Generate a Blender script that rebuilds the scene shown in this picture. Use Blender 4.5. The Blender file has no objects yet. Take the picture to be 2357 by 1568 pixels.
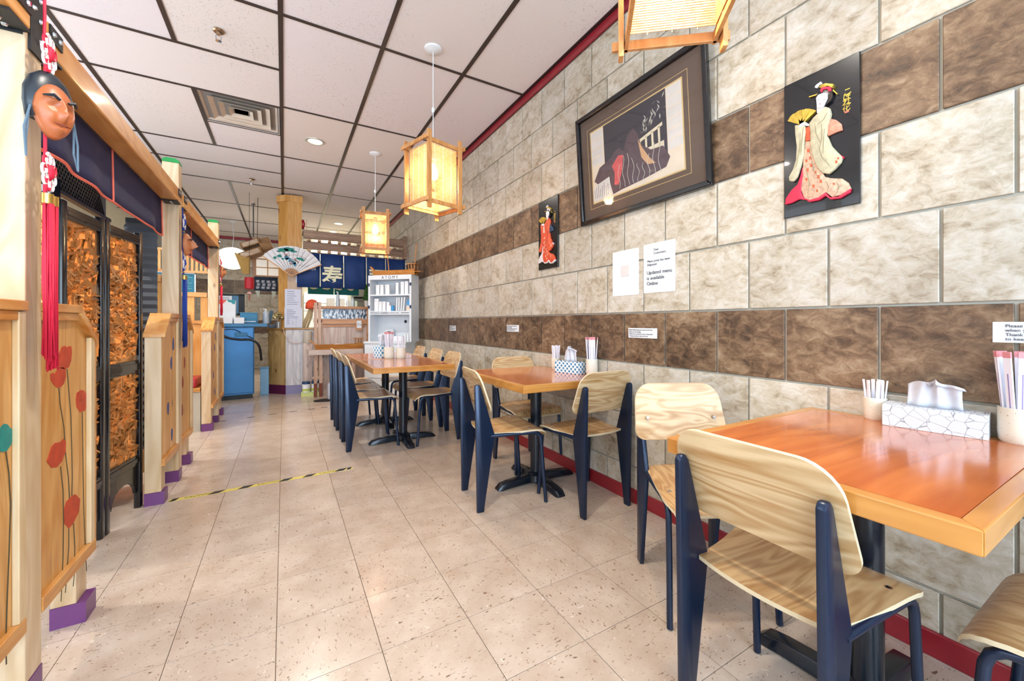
import bpy, bmesh, math, random
from mathutils import Vector, Matrix
random.seed(7)
PI = math.pi
scene = bpy.context.scene
C = scene.collection

# ------------------------------------------------------------------ camera, world, light, exposure
XW = 1.838          # right wall plane
ZC = 3.10           # ceiling height
YB = 11.5           # back wall
YF = -1.9           # front (window) wall
XL = -2.5           # left wall
cam_d = bpy.data.cameras.new('camera')
cam = bpy.data.objects.new('camera', cam_d); C.objects.link(cam)
cam.location = (0, 0, 1.0929)
cam.rotation_euler = (PI/2, 0, -math.radians(30.545))
cam_d.sensor_fit = 'HORIZONTAL'; cam_d.sensor_width = 36
cam_d.lens = 928.66/2357*36
cam_d.shift_x = (1178.5-1201.84)/2357
cam_d.shift_y = -(784-743.63)/2357
cam_d.clip_start = 0.02
scene.camera = cam

w = bpy.data.worlds.new('sky'); scene.world = w; w.use_nodes = True
bg = w.node_tree.nodes['Background']; bg.inputs[0].default_value = (0.62, 0.80, 1.0, 1); bg.inputs[1].default_value = 1.6

def area(name, loc, rot, sx, sy, power, col):
    d = bpy.data.lights.new(name, 'AREA'); d.shape = 'RECTANGLE'; d.size = sx; d.size_y = sy
    d.energy = power; d.color = col
    o = bpy.data.objects.new(name, d); C.objects.link(o); o.location = loc; o.rotation_euler = rot
    return o
# daylight through the shop-front windows (behind the camera) and the booth windows (left wall)
area('window_daylight_front', (-0.3, YF+0.03, 1.62), (PI/2, 0, 0), 3.9, 2.3, 200, (0.64, 0.82, 1.0))
area('window_daylight_left', (XL+0.03, 3.4, 1.75), (0, -PI/2, 0), 1.9, 5.0, 70, (0.86, 0.93, 1.0))

scene.view_settings.view_transform = 'Standard'
scene.view_settings.look = 'None'
scene.view_settings.exposure = 0.2
scene.view_settings.gamma = 1.0
scene.view_settings.use_curve_mapping = False
cy = scene.cycles
cy.use_denoising = True
cy.max_bounces = 4; cy.diffuse_bounces = 3; cy.glossy_bounces = 2; cy.transmission_bounces = 3; cy.transparent_max_bounces = 6
cy.use_adaptive_sampling = True; cy.adaptive_threshold = .06; cy.adaptive_min_samples = 12
cy.caustics_reflective = False; cy.caustics_refractive = False
cy.sample_clamp_indirect = 6.0

# ------------------------------------------------------------------ materials
def lin(h):
    if not isinstance(h, str): return tuple(h)
    h = h.lstrip('#'); r = []
    for i in (0, 2, 4):
        c = int(h[i:i+2], 16)/255
        r.append(c/12.92 if c <= 0.04045 else ((c+0.055)/1.055)**2.4)
    return tuple(r)
MATS = {}
def nt(name):
    m = bpy.data.materials.new(name); m.use_nodes = True
    n = m.node_tree.nodes; l = m.node_tree.links
    return m, n, l, n['Principled BSDF']
def ramp(n, stops):
    r = n.new('ShaderNodeValToRGB'); e = r.color_ramp.elements
    while len(e) > 1: e.remove(e[-1])
    e[0].position = stops[0][0]; e[0].color = lin(stops[0][1])+(1,)
    for p, c in stops[1:]:
        k = e.new(p); k.color = lin(c)+(1,)
    return r
def coords(n, l, scale=(1,1,1), rnd=True, rot=(0,0,0)):
    t = n.new('ShaderNodeTexCoord'); mp = n.new('ShaderNodeMapping'); mp.inputs['Scale'].default_value = scale
    mp.inputs['Rotation'].default_value = rot
    if rnd:
        oi = n.new('ShaderNodeObjectInfo'); mu = n.new('ShaderNodeMath'); mu.operation = 'MULTIPLY'; mu.inputs[1].default_value = 37.0
        l.new(oi.outputs['Random'], mu.inputs[0])
        ad = n.new('ShaderNodeVectorMath'); ad.operation = 'ADD'
        l.new(t.outputs['Object'], ad.inputs[0]); l.new(mu.outputs[0], ad.inputs[1]); l.new(ad.outputs[0], mp.inputs['Vector'])
    else:
        l.new(t.outputs['Object'], mp.inputs['Vector'])
    return mp
def noise(n, l, mp, scale, detail=4, rough=.55, dist=0):
    t = n.new('ShaderNodeTexNoise'); t.inputs['Scale'].default_value = scale; t.inputs['Detail'].default_value = detail
    t.inputs['Roughness'].default_value = rough; t.inputs['Distortion'].default_value = dist
    l.new(mp.outputs[0], t.inputs['Vector']); return t
def bump(n, l, h, strength, dist=.01):
    b = n.new('ShaderNodeBump'); b.inputs['Strength'].default_value = strength; b.inputs['Distance'].default_value = dist
    l.new(h, b.inputs['Height']); return b
def mixc(n, l, fac, a, b, mode='MIX'):
    m = n.new('ShaderNodeMix'); m.data_type = 'RGBA'; m.blend_type = mode
    for s, v in ((0, fac), (6, a), (7, b)):
        if hasattr(v, 'links'): l.new(v, m.inputs[s])
        elif s == 0: m.inputs[0].default_value = v
        else: m.inputs[s].default_value = lin(v)+(1,)
    return m.outputs[2]
def plain(name, col, rough=.5, metal=0, spec=.5, var=.06, scale=12, bmp=0, coat=0, emit=None, es=0):
    if name in MATS: return MATS[name]
    m, n, l, b = nt(name)
    c = lin(col); mp = coords(n, l)
    t = noise(n, l, mp, scale, 3)
    r = ramp(n, [(0.3, tuple(max(0, x*(1-var)) for x in c)), (0.7, tuple(min(1, x*(1+var)) for x in c))])
    l.new(t.outputs['Fac'], r.inputs[0]); l.new(r.outputs[0], b.inputs['Base Color'])
    b.inputs['Roughness'].default_value = rough; b.inputs['Metallic'].default_value = metal
    b.inputs['Specular IOR Level'].default_value = spec; b.inputs['Coat Weight'].default_value = coat
    if bmp: l.new(bump(n, l, t.outputs['Fac'], bmp).outputs[0], b.inputs['Normal'])
    if emit: b.inputs['Emission Color'].default_value = lin(emit)+(1,); b.inputs['Emission Strength'].default_value = es
    MATS[name] = m; return m
def wood(name, a, bcol, axis='x', rough=.4, fine=1.0, knots=0, coat=0, rings=.5, bs=.12, kcol='#6b3a14', kscale=(3.2, 3.2, 3.2), contrast=(.3, .7)):
    if name in MATS: return MATS[name]
    m, n, l, b = nt(name)
    sc = {'x': (.9, 14, 14), 'y': (14, .9, 14), 'z': (14, 14, .9)}[axis]
    mp = coords(n, l, tuple(s*fine for s in sc))
    t = noise(n, l, mp, 1.0, 5, .6, .6)
    sr = {'x': (.55, 3, 3), 'y': (3, .55, 3), 'z': (3, 3, .55)}[axis]
    mp2 = coords(n, l, tuple(s*fine for s in sr))
    t2 = noise(n, l, mp2, 1.6, 2, .5, 1.2)
    sn = n.new('ShaderNodeMath'); sn.operation = 'MULTIPLY'; sn.inputs[1].default_value = 55; l.new(t2.outputs['Fac'], sn.inputs[0])
    si = n.new('ShaderNodeMath'); si.operation = 'SINE'; l.new(sn.outputs[0], si.inputs[0])
    mm = n.new('ShaderNodeMath'); mm.operation = 'MULTIPLY_ADD'; mm.inputs[1].default_value = .16*rings; l.new(si.outputs[0], mm.inputs[0]); l.new(t.outputs['Fac'], mm.inputs[2])
    r = ramp(n, [(contrast[0], a), (contrast[1], bcol)]); l.new(mm.outputs[0], r.inputs[0])
    col = r.outputs[0]
    if knots:
        ks = {'x': (.45, 1, 1), 'y': (1, .45, 1), 'z': (1, 1, .45)}[axis]
        mk = coords(n, l, tuple(k*s for k, s in zip(ks, kscale)))
        nk = noise(n, l, mk, 2.0, 2)
        dv = n.new('ShaderNodeMix'); dv.data_type = 'VECTOR'; dv.inputs[0].default_value = .08
        l.new(mk.outputs[0], dv.inputs[4]); l.new(nk.outputs['Color'], dv.inputs[5])
        v = n.new('ShaderNodeTexVoronoi'); v.inputs['Scale'].default_value = 2.2; v.inputs['Randomness'].default_value = 1
        l.new(dv.outputs[1], v.inputs['Vector'])
        rk = ramp(n, [(.0, (1,1,1)), (.05*knots, (.9,.9,.9)), (.10*knots, (.25,.25,.25)), (.17*knots, (0,0,0))])
        l.new(v.outputs['Distance'], rk.inputs[0])
        col = mixc(n, l, rk.outputs[0], col, kcol)
    l.new(col, b.inputs['Base Color'])
    b.inputs['Roughness'].default_value = rough; b.inputs['Coat Weight'].default_value = coat; b.inputs['Coat Roughness'].default_value = .12
    l.new(bump(n, l, mm.outputs[0], bs, .004).outputs[0], b.inputs['Normal'])
    MATS[name] = m; return m
def stone(name, stops, scale, rough, bs, dist=1.8):
    m, n, l, b = nt(name)
    mp = coords(n, l, (1, 1, 1.5), True, (0.5, 0, 0))
    t = noise(n, l, mp, scale, 7, .62, dist); t2 = noise(n, l, mp, scale*4.2, 7, .70, .7)
    mx = n.new('ShaderNodeMath'); mx.operation = 'MULTIPLY_ADD'; mx.inputs[1].default_value = .55
    l.new(t2.outputs['Fac'], mx.inputs[0])
    m2 = n.new('ShaderNodeMath'); m2.operation = 'MULTIPLY'; m2.inputs[1].default_value = .5; l.new(t.outputs['Fac'], m2.inputs[0]); l.new(m2.outputs[0], mx.inputs[2])
    r = ramp(n, stops); l.new(mx.outputs[0], r.inputs[0])
    oi = n.new('ShaderNodeObjectInfo'); hv = n.new('ShaderNodeHueSaturation')
    mr = n.new('ShaderNodeMapRange'); mr.inputs[3].default_value = .9; mr.inputs[4].default_value = 1.08
    l.new(oi.outputs['Random'], mr.inputs[0]); l.new(mr.outputs[0], hv.inputs['Value']); l.new(r.outputs[0], hv.inputs['Color'])
    l.new(hv.outputs[0], b.inputs['Base Color'])
    rr = n.new('ShaderNodeMapRange'); rr.inputs[3].default_value = rough-.1; rr.inputs[4].default_value = rough+.15; l.new(t2.outputs['Fac'], rr.inputs[0]); l.new(rr.outputs[0], b.inputs['Roughness'])
    l.new(bump(n, l, mx.outputs[0], bs, .012).outputs[0], b.inputs['Normal'])
    MATS[name] = m; return m
stone('stone_light', [(.36, '#87755e'), (.44, '#a99a84'), (.51, '#bcb09d'), (.58, '#c7beb0'), (.7, '#d4cec4')], 4.5, .45, .5, .9)
stone('stone_brown', [(.36, '#2c1e15'), (.45, '#513b29'), (.52, '#6d533c'), (.59, '#84694f'), (.70, '#a68f74')], 4.2, .40, .45, .8)
def vct(name):
    m, n, l, b = nt(name)
    mp = coords(n, l, (1, 1, 1))
    t = noise(n, l, mp, 7, 5, .6); r = ramp(n, [(.3, '#b29c8a'), (.55, '#c0ad9d'), (.75, '#cab9aa')]); l.new(t.outputs['Fac'], r.inputs[0])
    def flecks(rot, sc, th, c, col):
        mp2 = coords(n, l, sc, True, (0, 0, rot))
        v = noise(n, l, mp2, 1.0, 2, .5, .8)
        rk = ramp(n, [(th, (0,0,0)), (th+.03, (1,1,1))]); l.new(v.outputs['Fac'], rk.inputs[0])
        return mixc(n, l, rk.outputs[0], c, col)
    c = flecks(.4, (52, 125, 1), .668, r.outputs[0], '#6f5a4a')
    c = flecks(1.7, (60, 120, 1), .675, c, '#86694f')
    c = flecks(-.6, (60, 45, 1), .70, c, '#d6c8ba')
    l.new(c, b.inputs['Base Color']); b.inputs['Roughness'].default_value = .30; b.inputs['Specular IOR Level'].default_value = .5
    b.inputs['Coat Weight'].default_value = .35; b.inputs['Coat Roughness'].default_value = .12
    l.new(bump(n, l, t.outputs['Fac'], .03, .004).outputs[0], b.inputs['Normal'])
    MATS[name] = m; return m
vct('vct')
def acoustic(name):
    m, n, l, b = nt(name)
    mp = coords(n, l)
    v = noise(n, l, mp, 85, 3, .6, .6); big = noise(n, l, mp, 1.3, 2)
    rk = ramp(n, [(.60, (0,0,0)), (.66, (1,1,1))]); l.new(v.outputs['Fac'], rk.inputs[0])
    ml = n.new('ShaderNodeMath'); ml.operation = 'MULTIPLY'; l.new(rk.outputs[0], ml.inputs[0])
    rb = ramp(n, [(.42, (.06,.06,.06)), (.62, (.55,.55,.55))]); l.new(big.outputs['Fac'], rb.inputs[0]); l.new(rb.outputs[0], ml.inputs[1])
    oi = n.new('ShaderNodeObjectInfo'); rc = ramp(n, [(0, '#e4dbdc'), (.5, '#e9e1e1'), (1, '#e5dcd6')]); l.new(oi.outputs['Random'], rc.inputs[0])
    l.new(mixc(n, l, ml.outputs[0], rc.outputs[0], '#8d7e74'), b.inputs['Base Color'])
    b.inputs['Roughness'].default_value = .85
    l.new(bump(n, l, v.outputs['Fac'], .1, .003).outputs[0], b.inputs['Normal'])
    MATS[name] = m; return m
acoustic('acoustic')
PINE = wood('pine', '#e2ae68', '#c48438', 'z', .42, .8, knots=1.0, coat=.15)
PINE_X = wood('pine_x', '#d9a566', '#bc7a32', 'x', .42, .8, knots=.9, coat=.15)
PINE_Y = wood('pine_y', '#dca460', '#bd782e', 'y', .42, .8, knots=1.1, coat=.15)
PINE_W = wood('pine_pale', '#dfc8a8', '#c4a276', 'z', .45, .8, knots=1.0)
LITREVEAL = wood('pine_lit_reveal', '#e2cda8', '#cba874', 'z', .4, 1.0, coat=.1)
ASH_Y = wood('ash_ply', '#d8bd94', '#a87c48', 'y', .38, 1.5, rings=.95, coat=.15, contrast=(.28, .80))
ASH_X = wood('ash_seat', '#d2ae7c', '#a27444', 'x', .36, 1.5, rings=.9, coat=.2, contrast=(.28, .80))
PLYEDGE = plain('ply_edge', '#cfbd9d', .5)
TOPRED = wood('table_veneer', '#cd7434', '#b25620', 'x', .16, .7, rings=.5, coat=.5, bs=.015)
TOPEDGE = wood('table_edging', '#cc914c', '#ad6e2b', 'x', .3, .9, coat=.3)
CHARM = plain('chair_steel', '#0a2240', .30, .45, .9, .05, 6)  # near-black steel; the window's blue reflection is mixed into the base colour
IRON = plain('cast_iron', '#101a26', .26, .3, .8, .1, 20, .05)
BLACKG = plain('black_lacquer', '#141316', .18, 0, .5, .1, coat=.3)
BLACK = plain('black_matte', '#15161a', .5)
WHITE = plain('white_paint', '#e6e8ea', .4)
PAPER = plain('paper_white', '#eceef2', .7, var=.02)
INK = plain('ink', '#30343c', .7)
CHROME = plain('chrome', '#c8ccd2', .15, 1.0)
NAVY = plain('navy_cloth', '#232650', .75, bmp=.1, scale=40)
SALMON = plain('salmon_piping', '#e8705c', .7)
REDTRIM = plain('red_trim', '#8e1c28', .35, coat=.2)
PURPLE = plain('purple_base', '#6d3a72', .35)
GREEN = plain('green_cap', '#0c8a3c', .4)
COPPER = plain('copper_relief', '#e8a25c', .24, .6, .6, .22, 9)
GROUT = plain('grout', '#b3aea2', .85)
GRIDBAR = plain('grid_bar', '#3a2c26', .45)
CREAM = plain('cream_wall', '#d9d3bd', .7)
def glassy(name, col, rough=.05, mixf=.12):
    m, n, l, b = nt(name)
    out = n['Material Output']; tr = n.new('ShaderNodeBsdfTransparent'); tr.inputs[0].default_value = lin(col)+(1,)
    gl = n.new('ShaderNodeBsdfGlossy'); gl.inputs['Roughness'].default_value = rough
    fr = n.new('ShaderNodeFresnel'); fr.inputs[0].default_value = 1.38
    ge = n.new('ShaderNodeNewGeometry'); iv = n.new('ShaderNodeMath'); iv.operation = 'SUBTRACT'; iv.inputs[0].default_value = 1; l.new(ge.outputs['Backfacing'], iv.inputs[1])
    fm = n.new('ShaderNodeMath'); fm.operation = 'MULTIPLY'; l.new(fr.outputs[0], fm.inputs[0]); l.new(iv.outputs[0], fm.inputs[1])
    mx = n.new('ShaderNodeMixShader'); l.new(fm.outputs[0], mx.inputs[0]); l.new(tr.outputs[0], mx.inputs[1]); l.new(gl.outputs[0], mx.inputs[2]); l.new(mx.outputs[0], out.inputs[0])
    MATS[name] = m; return m
GLASS = glassy('glass_pane', (.97, .97, .97))
def emissive(name, col, s):
    if name in MATS: return MATS[name]
    m, n, l, b = nt(name); b.inputs['Base Color'].default_value = lin(col)+(1,)
    b.inputs['Emission Color'].default_value = lin(col)+(1,); b.inputs['Emission Strength'].default_value = s
    MATS[name] = m; return m
def translucent(name, col, col2, mixf=.6, rough=.6):
    m, n, l, b = nt(name); out = n['Material Output']
    mp = coords(n, l); t = noise(n, l, mp, 60, 3); r = ramp(n, [(.3, col), (.7, col2)]); l.new(t.outputs['Fac'], r.inputs[0])
    l.new(r.outputs[0], b.inputs['Base Color']); b.inputs['Roughness'].default_value = rough
    tl = n.new('ShaderNodeBsdfTranslucent'); l.new(r.outputs[0], tl.inputs[0])
    mx = n.new('ShaderNodeMixShader'); mx.inputs[0].default_value = mixf
    l.new(b.outputs[0], mx.inputs[1]); l.new(tl.outputs[0], mx.inputs[2]); l.new(mx.outputs[0], out.inputs[0])
    MATS[name] = m; return m
BAMBOO = translucent('bamboo_blind', '#e6b98a', '#cf9458', .33)
LAMPWOOD = wood('lamp_wood', '#d49c62', '#b5783c', 'z', .45, 1.2)

# ------------------------------------------------------------------ geometry helpers
class MB:
    def __init__(s): s.v = []; s.f = []
    def add(s, vs, fs):
        o = len(s.v); s.v += [tuple(v) for v in vs]; s.f += [tuple(i+o for i in f) for f in fs]; return s
    def box(s, x0, x1, y0, y1, z0, z1):
        return s.add([(x0,y0,z0),(x1,y0,z0),(x1,y1,z0),(x0,y1,z0),(x0,y0,z1),(x1,y0,z1),(x1,y1,z1),(x0,y1,z1)],
                     [(0,3,2,1),(4,5,6,7),(0,1,5,4),(1,2,6,5),(2,3,7,6),(3,0,4,7)])
    def obox(s, c, ex, ey, ez):
        c, ex, ey, ez = map(Vector, (c, ex, ey, ez)); vs = []
        for k in (-1, 1):
            for a, b in ((-1,-1),(1,-1),(1,1),(-1,1)): vs.append(c+a*ex+b*ey+k*ez)
        return s.add(vs, [(0,3,2,1),(4,5,6,7),(0,1,5,4),(1,2,6,5),(2,3,7,6),(3,0,4,7)])
    def bar(s, a, b, wdt, t, up=(0,0,1)):
        a, b = Vector(a), Vector(b); d = (b-a); L = d.length/2; d.normalize(); u = Vector(up)
        sd = d.cross(u)
        if sd.length < 1e-4: sd = d.cross(Vector((1,0,0)))
        sd.normalize(); u2 = sd.cross(d)
        return s.obox((a+b)/2, d*L, sd*wdt/2, u2*t/2)
    def tube(s, pts, r, n=8, cap=True):
        pts = [Vector(p) for p in pts]; m = len(pts); rs = r if isinstance(r, (list, tuple)) else [r]*m
        base = len(s.v); prev = None
        for i, p in enumerate(pts):
            d = (pts[min(i+1, m-1)]-pts[max(i-1, 0)]).normalized()
            if prev is None:
                ref = Vector((0,0,1)) if abs(d.z) < .9 else Vector((1,0,0)); a = d.cross(ref).normalized()
            else:
                a = (prev-d*prev.dot(d)).normalized()
            prev = a; b2 = d.cross(a)
            for k in range(n):
                t = 2*PI*k/n; s.v.append(tuple(p+(a*math.cos(t)+b2*math.sin(t))*rs[i]))
        for i in range(m-1):
            for k in range(n):
                a0 = base+i*n+k; a1 = base+i*n+(k+1) % n; s.f.append((a0, a1, a1+n, a0+n))
        if cap:
            s.f.append(tuple(base+k for k in range(n))[::-1]); s.f.append(tuple(base+(m-1)*n+k for k in range(n)))
        return s
    def lathe(s, prof, n=16, c=(0,0,0), sx=1, sy=1):
        base = len(s.v)
        for r, z in prof:
            for k in range(n):
                t = 2*PI*k/n; s.v.append((c[0]+r*math.cos(t)*sx, c[1]+r*math.sin(t)*sy, c[2]+z))
        for i in range(len(prof)-1):
            for k in range(n):
                a0 = base+i*n+k; a1 = base+i*n+(k+1) % n; s.f.append((a0, a1, a1+n, a0+n))
        s.f.append(tuple(base+k for k in range(n))[::-1]); s.f.append(tuple(base+(len(prof)-1)*n+k for k in range(n)))
        return s
    def prism(s, poly, o, ex, ey, ez):
        """polygon (a,b) -> o + a ex + b ey, extruded by ez"""
        o, ex, ey, ez = map(Vector, (o, ex, ey, ez)); n = len(poly)
        A = sum(poly[i][0]*poly[(i+1) % n][1]-poly[(i+1) % n][0]*poly[i][1] for i in range(n))
        if (A > 0) != (ex.cross(ey).dot(ez) > 0): poly = poly[::-1]
        v = [o+a*ex+b*ey for a, b in poly]; v += [p+ez for p in v]
        f = [tuple(range(n))[::-1], tuple(range(n, 2*n))]+[(i, (i+1) % n, n+(i+1) % n, n+i) for i in range(n)]
        return s.add(v, f)
    def sheet(s, fn, nu, nv, th):
        """grid surface fn(u,v)->(point) with thickness vector fn th(u,v)"""
        base = len(s.v)
        for side in (0, 1):
            for j in range(nv+1):
                for i in range(nu+1):
                    p = Vector(fn(i/nu, j/nv)); s.v.append(tuple(p+(Vector(th) if side else Vector((0,0,0)))))
        N = (nu+1)*(nv+1); ix = lambda k, i, j: base+k*N+j*(nu+1)+i
        for j in range(nv):
            for i in range(nu):
                s.f.append((ix(0,i,j), ix(0,i,j+1), ix(0,i+1,j+1), ix(0,i+1,j))); s.f.append((ix(1,i,j), ix(1,i+1,j), ix(1,i+1,j+1), ix(1,i,j+1)))
        for i in range(nu):
            s.f.append((ix(0,i,0), ix(0,i+1,0), ix(1,i+1,0), ix(1,i,0))); s.f.append((ix(0,i,nv), ix(1,i,nv), ix(1,i+1,nv), ix(0,i+1,nv)))
        for j in range(nv):
            s.f.append((ix(0,0,j), ix(1,0,j), ix(1,0,j+1), ix(0,0,j+1))); s.f.append((ix(0,nu,j), ix(0,nu,j+1), ix(1,nu,j+1), ix(1,nu,j)))
        return s
    def mesh(s, name, mat, bevel=0, smooth=False, seg=2, fix=True):
        me = bpy.data.meshes.new(name); me.from_pydata(s.v, [], s.f)
        if bevel or fix:
            bm = bmesh.new(); bm.from_mesh(me)
            if fix: bmesh.ops.recalc_face_normals(bm, faces=bm.faces)
            if bevel:
                ed = [e for e in bm.edges if len(e.link_faces) == 2 and e.calc_face_angle(0) > .5]
                bmesh.ops.bevel(bm, geom=ed, offset=bevel, segments=seg, affect='EDGES', profile=.5, clamp_overlap=True)
            bm.to_mesh(me); bm.free()
        if smooth:
            for p in me.polygons: p.use_smooth = True
            me.update()
            if smooth != 'all': me.set_sharp_from_angle(angle=math.radians(38))
        me.materials.append(mat)
        return me
    def build(s, name, mat, parent=None, loc=(0,0,0), rot=(0,0,0), **k):
        return link(name, s.mesh(name, mat, **k), parent, loc, rot)
def link(name, me, parent=None, loc=(0,0,0), rot=(0,0,0)):
    o = bpy.data.objects.new(name, me); C.objects.link(o); o.parent = parent; o.location = loc; o.rotation_euler = rot
    return o
def tag(o, label, cat, group=None, kind=None):
    if label: o['label'] = label
    if cat: o['category'] = cat
    if group: o['group'] = group
    if kind: o['kind'] = kind
    return o
def thing(name, label, cat, loc=(0,0,0), rz=0, group=None):
    o = bpy.data.objects.new(name, None); C.objects.link(o); o.location = loc; o.rotation_euler = (0, 0, rz); o.empty_display_size = .05
    return tag(o, label, cat, group)
def struct(o): o['kind'] = 'structure'; return o
def part(o, label): o['label'] = label; return o
def copy_tree(o, parent=None):
    c = o.copy(); C.objects.link(c); c.parent = parent
    for ch in list(o.children): copy_tree(ch, c)
    return c
def text_mesh(body, size, name, mat, ext=.0004, align='LEFT', spacing=1.0, sx=1.0, bold=0):
    cu = bpy.data.curves.new(name, 'FONT'); cu.body = body; cu.size = size; cu.extrude = ext; cu.align_x = align; cu.space_line = spacing
    cu.resolution_u = 3; cu.offset = bold
    ob = bpy.data.objects.new(name, cu); C.objects.link(ob)
    dg = bpy.context.evaluated_depsgraph_get(); me = bpy.data.meshes.new_from_object(ob.evaluated_get(dg))
    bpy.data.objects.remove(ob); bpy.data.curves.remove(cu)
    me.transform(Matrix.Diagonal((sx, 1, 1, 1)))
    me.transform(Matrix.Rotation(PI/2, 4, 'X'))        # stands in XZ facing -Y
    me.materials.clear(); me.materials.append(mat); me.name = name
    return me
def lettering(body, size, mat, parent, loc, align='LEFT', spacing=1.0, name='lettering', sx=1.0, rot=(0,0,0), ext=.0004, bold=0):
    return link(name, text_mesh(body, size, name, mat, ext, align, spacing, sx, bold), parent, loc, rot)
def rrect(w2, h2, r, n=5, r2=None):
    """rounded rectangle outline centred on 0; r top corners, r2 bottom corners"""
    r2 = r if r2 is None else r2; P = []
    for cx, cz, a0, rr in ((w2-r, h2-r, 0, r), (-(w2-r), h2-r, 90, r), (-(w2-r2), -(h2-r2), 180, r2), (w2-r2, -(h2-r2), 270, r2)):
        for k in range(n+1):
            t = math.radians(a0+90*k/n); P.append((cx+rr*math.cos(t), cz+rr*math.sin(t)))
    return P

# ------------------------------------------------------------------ the room shell
T = .305; FX0, FY0 = -.0231, 2.612
fl = struct(MB().box(XL-.1, XW+.12, YF-.2, YB+.12, -.12, -.004).build('floor', plain('floor_joint', '#6d5642', .8), bevel=0))
vt = MB().box(-T/2+.0011, T/2-.0011, -T/2+.0011, T/2-.0011, -.004, 0).mesh('tile', MATS['vct'])
rest = MB(); ncol = 0
for c in range(-9, 7):
    for r in range(-32, 16):
        x0 = FX0+c*T; y0 = FY0-r*T; x1 = min(x0+T, XW); y1 = y0+T
        if x1 <= XL or x0 < XL-.2 or x0 >= XW or y1 > YB or y0 < YF: continue
        if -3 <= c <= 5 and -21 <= r <= 8:
            link('tile', vt, fl, ((x0+x1)/2, (y0+y1)/2, 0), (0, 0, random.choice((0, PI/2, PI, -PI/2)))); ncol += 1
        else:
            rest.box(x0+.001, x1-.001, y0+.001, y1-.001, -.004, 0)
o = rest.build('tile', MATS['vct'], fl, fix=False); o['kind'] = 'stuff'

# ceiling: slab, lay-in panels, dark grid bars
ce = struct(MB().box(XL-.1, XW+.12, YF-.2, YB+.12, ZC+.02, ZC+.14).build('ceiling', plain('ceiling_slab', '#8a8580', .9)))
cells = []; bars = []
ye = [-2.15+1.3*k for k in range(11)]+[YB]
xe = [-.02, .62, 1.245, XW]
for i in range(3):
    for j in range(len(ye)-1): cells.append((xe[i], xe[i+1], max(ye[j], YF), min(ye[j+1], YB)))
split = [(YF, -.85), (-.85, .45), (.45, 1.75), (1.75, 3.05), (3.05, 3.73)]
full = [(3.73, 4.38), (5.67, 6.31), (6.31, 7.0)]
split2 = [(7.0, 8.3), (8.3, 9.6), (9.6, 10.9), (10.9, YB)]
for a, b in split+split2: cells += [(-1.31, -.67, a, b), (-.67, -.02, a, b)]
for a, b in full: cells.append((-1.31, -.02, a, b))
cells += [(-1.31, -.67, 4.38, 5.67), (-.67, -.02, 5.03, 5.67)]
k = YF
while k < YB-.05: cells.append((XL, -1.31, k, min(k+.65, YB))); k += .65
for a, b, c0, d in cells:
    hx, hy = (b-a)/2-.004, (d-c0)/2-.004
    MB().box(-hx, hx, -hy, hy, 0, .014).build('ceiling_panel', MATS['acoustic'], ce, ((a+b)/2, (c0+d)/2, ZC), fix=False)
def gbar(x0, y0, x1, y1, wd=.028):
    m = MB()
    if x0 == x1: m.box(-wd/2, wd/2, -(y1-y0)/2, (y1-y0)/2, -.006, .004)
    else: m.box(-(x1-x0)/2, (x1-x0)/2, -wd/2, wd/2, -.0055, .004)
    m.build('grid_bar', GRIDBAR, ce, ((x0+x1)/2, (y0+y1)/2, ZC), fix=False)
for x in (-1.31, -.02, .62, 1.245): gbar(x, YF, x, YB, .03)
for a, b in ((YF, 3.73), (4.38, 5.67), (7.0, YB)): gbar(-.67, a, -.67, b)
for y in ye[1:-1]: gbar(-.02, y, XW, y, .024)
for y in (-.85, .45, 1.75, 3.05, 3.73, 4.38, 5.67, 6.31, 7.0, 8.3, 9.6, 10.9): gbar(XL, y, -.02, y, .024)
gbar(-.67, 5.03, -.02, 5.03, .012)

# right wall of square stone tiles in running bond
wr = struct(MB().box(XW+.01, XW+.14, YF-.1, YB+.12, -.02, ZC+.02).build('wall_right', GROUT))
zr = [.0, .2155, .53, .845, 1.155, 1.4685, 1.782, 2.0935, 2.4075, 2.721, 3.032]
WT = .3148; WY0 = 1.2246
tm = {}
def wtile(mat, h, L):
    key = (mat, round(h, 3), round(L, 3))
    if key not in tm:
        tm[key] = MB().box(0, .01, -L/2+.0045, L/2-.0045, -h/2+.0045, h/2-.0045).mesh('tile', MATS[mat], bevel=.002, seg=1)
    return tm[key]
rest = {'stone_light': MB(), 'stone_brown': MB()}
for k in range(10):
    mat = 'stone_brown' if k in (3, 6) else 'stone_light'; h = zr[k+1]-zr[k]
    off = 0 if k % 2 == 1 else WT/2
    for i in range(-11, 34):
        y0 = WY0+off+i*WT; y1 = min(y0+WT, YB)
        if y1 < YF or y0 > YB: continue
        if -.35 < y0 < 8.3:
            link('tile', wtile(mat, h, WT), wr, (XW, y0+WT/2, zr[k]+h/2), (random.choice((0, PI)) if False else 0, 0, 0))
        else:
            rest[mat].box(XW, XW+.01, max(y0, YF)+.0045, y1-.0045, zr[k]+.0045, zr[k+1]-.0045)
for mt, m in rest.items():
    o = m.build('tile', MATS[mt], wr, fix=False); o['kind'] = 'stuff'
struct(MB().box(XW-.014, XW, YF, YB, 0, .083).build('baseboard_right', REDTRIM, bevel=.003))
struct(MB().box(XW-.016, XW, YF, YB, 3.034, ZC-.003).build('trim_1', REDTRIM, bevel=.002))
struct(MB().box(XW-.04, XW-.016, YF, YB, ZC-.007, ZC).build('trim_2', plain('dark_angle', '#2a1a18', .5)))

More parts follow.
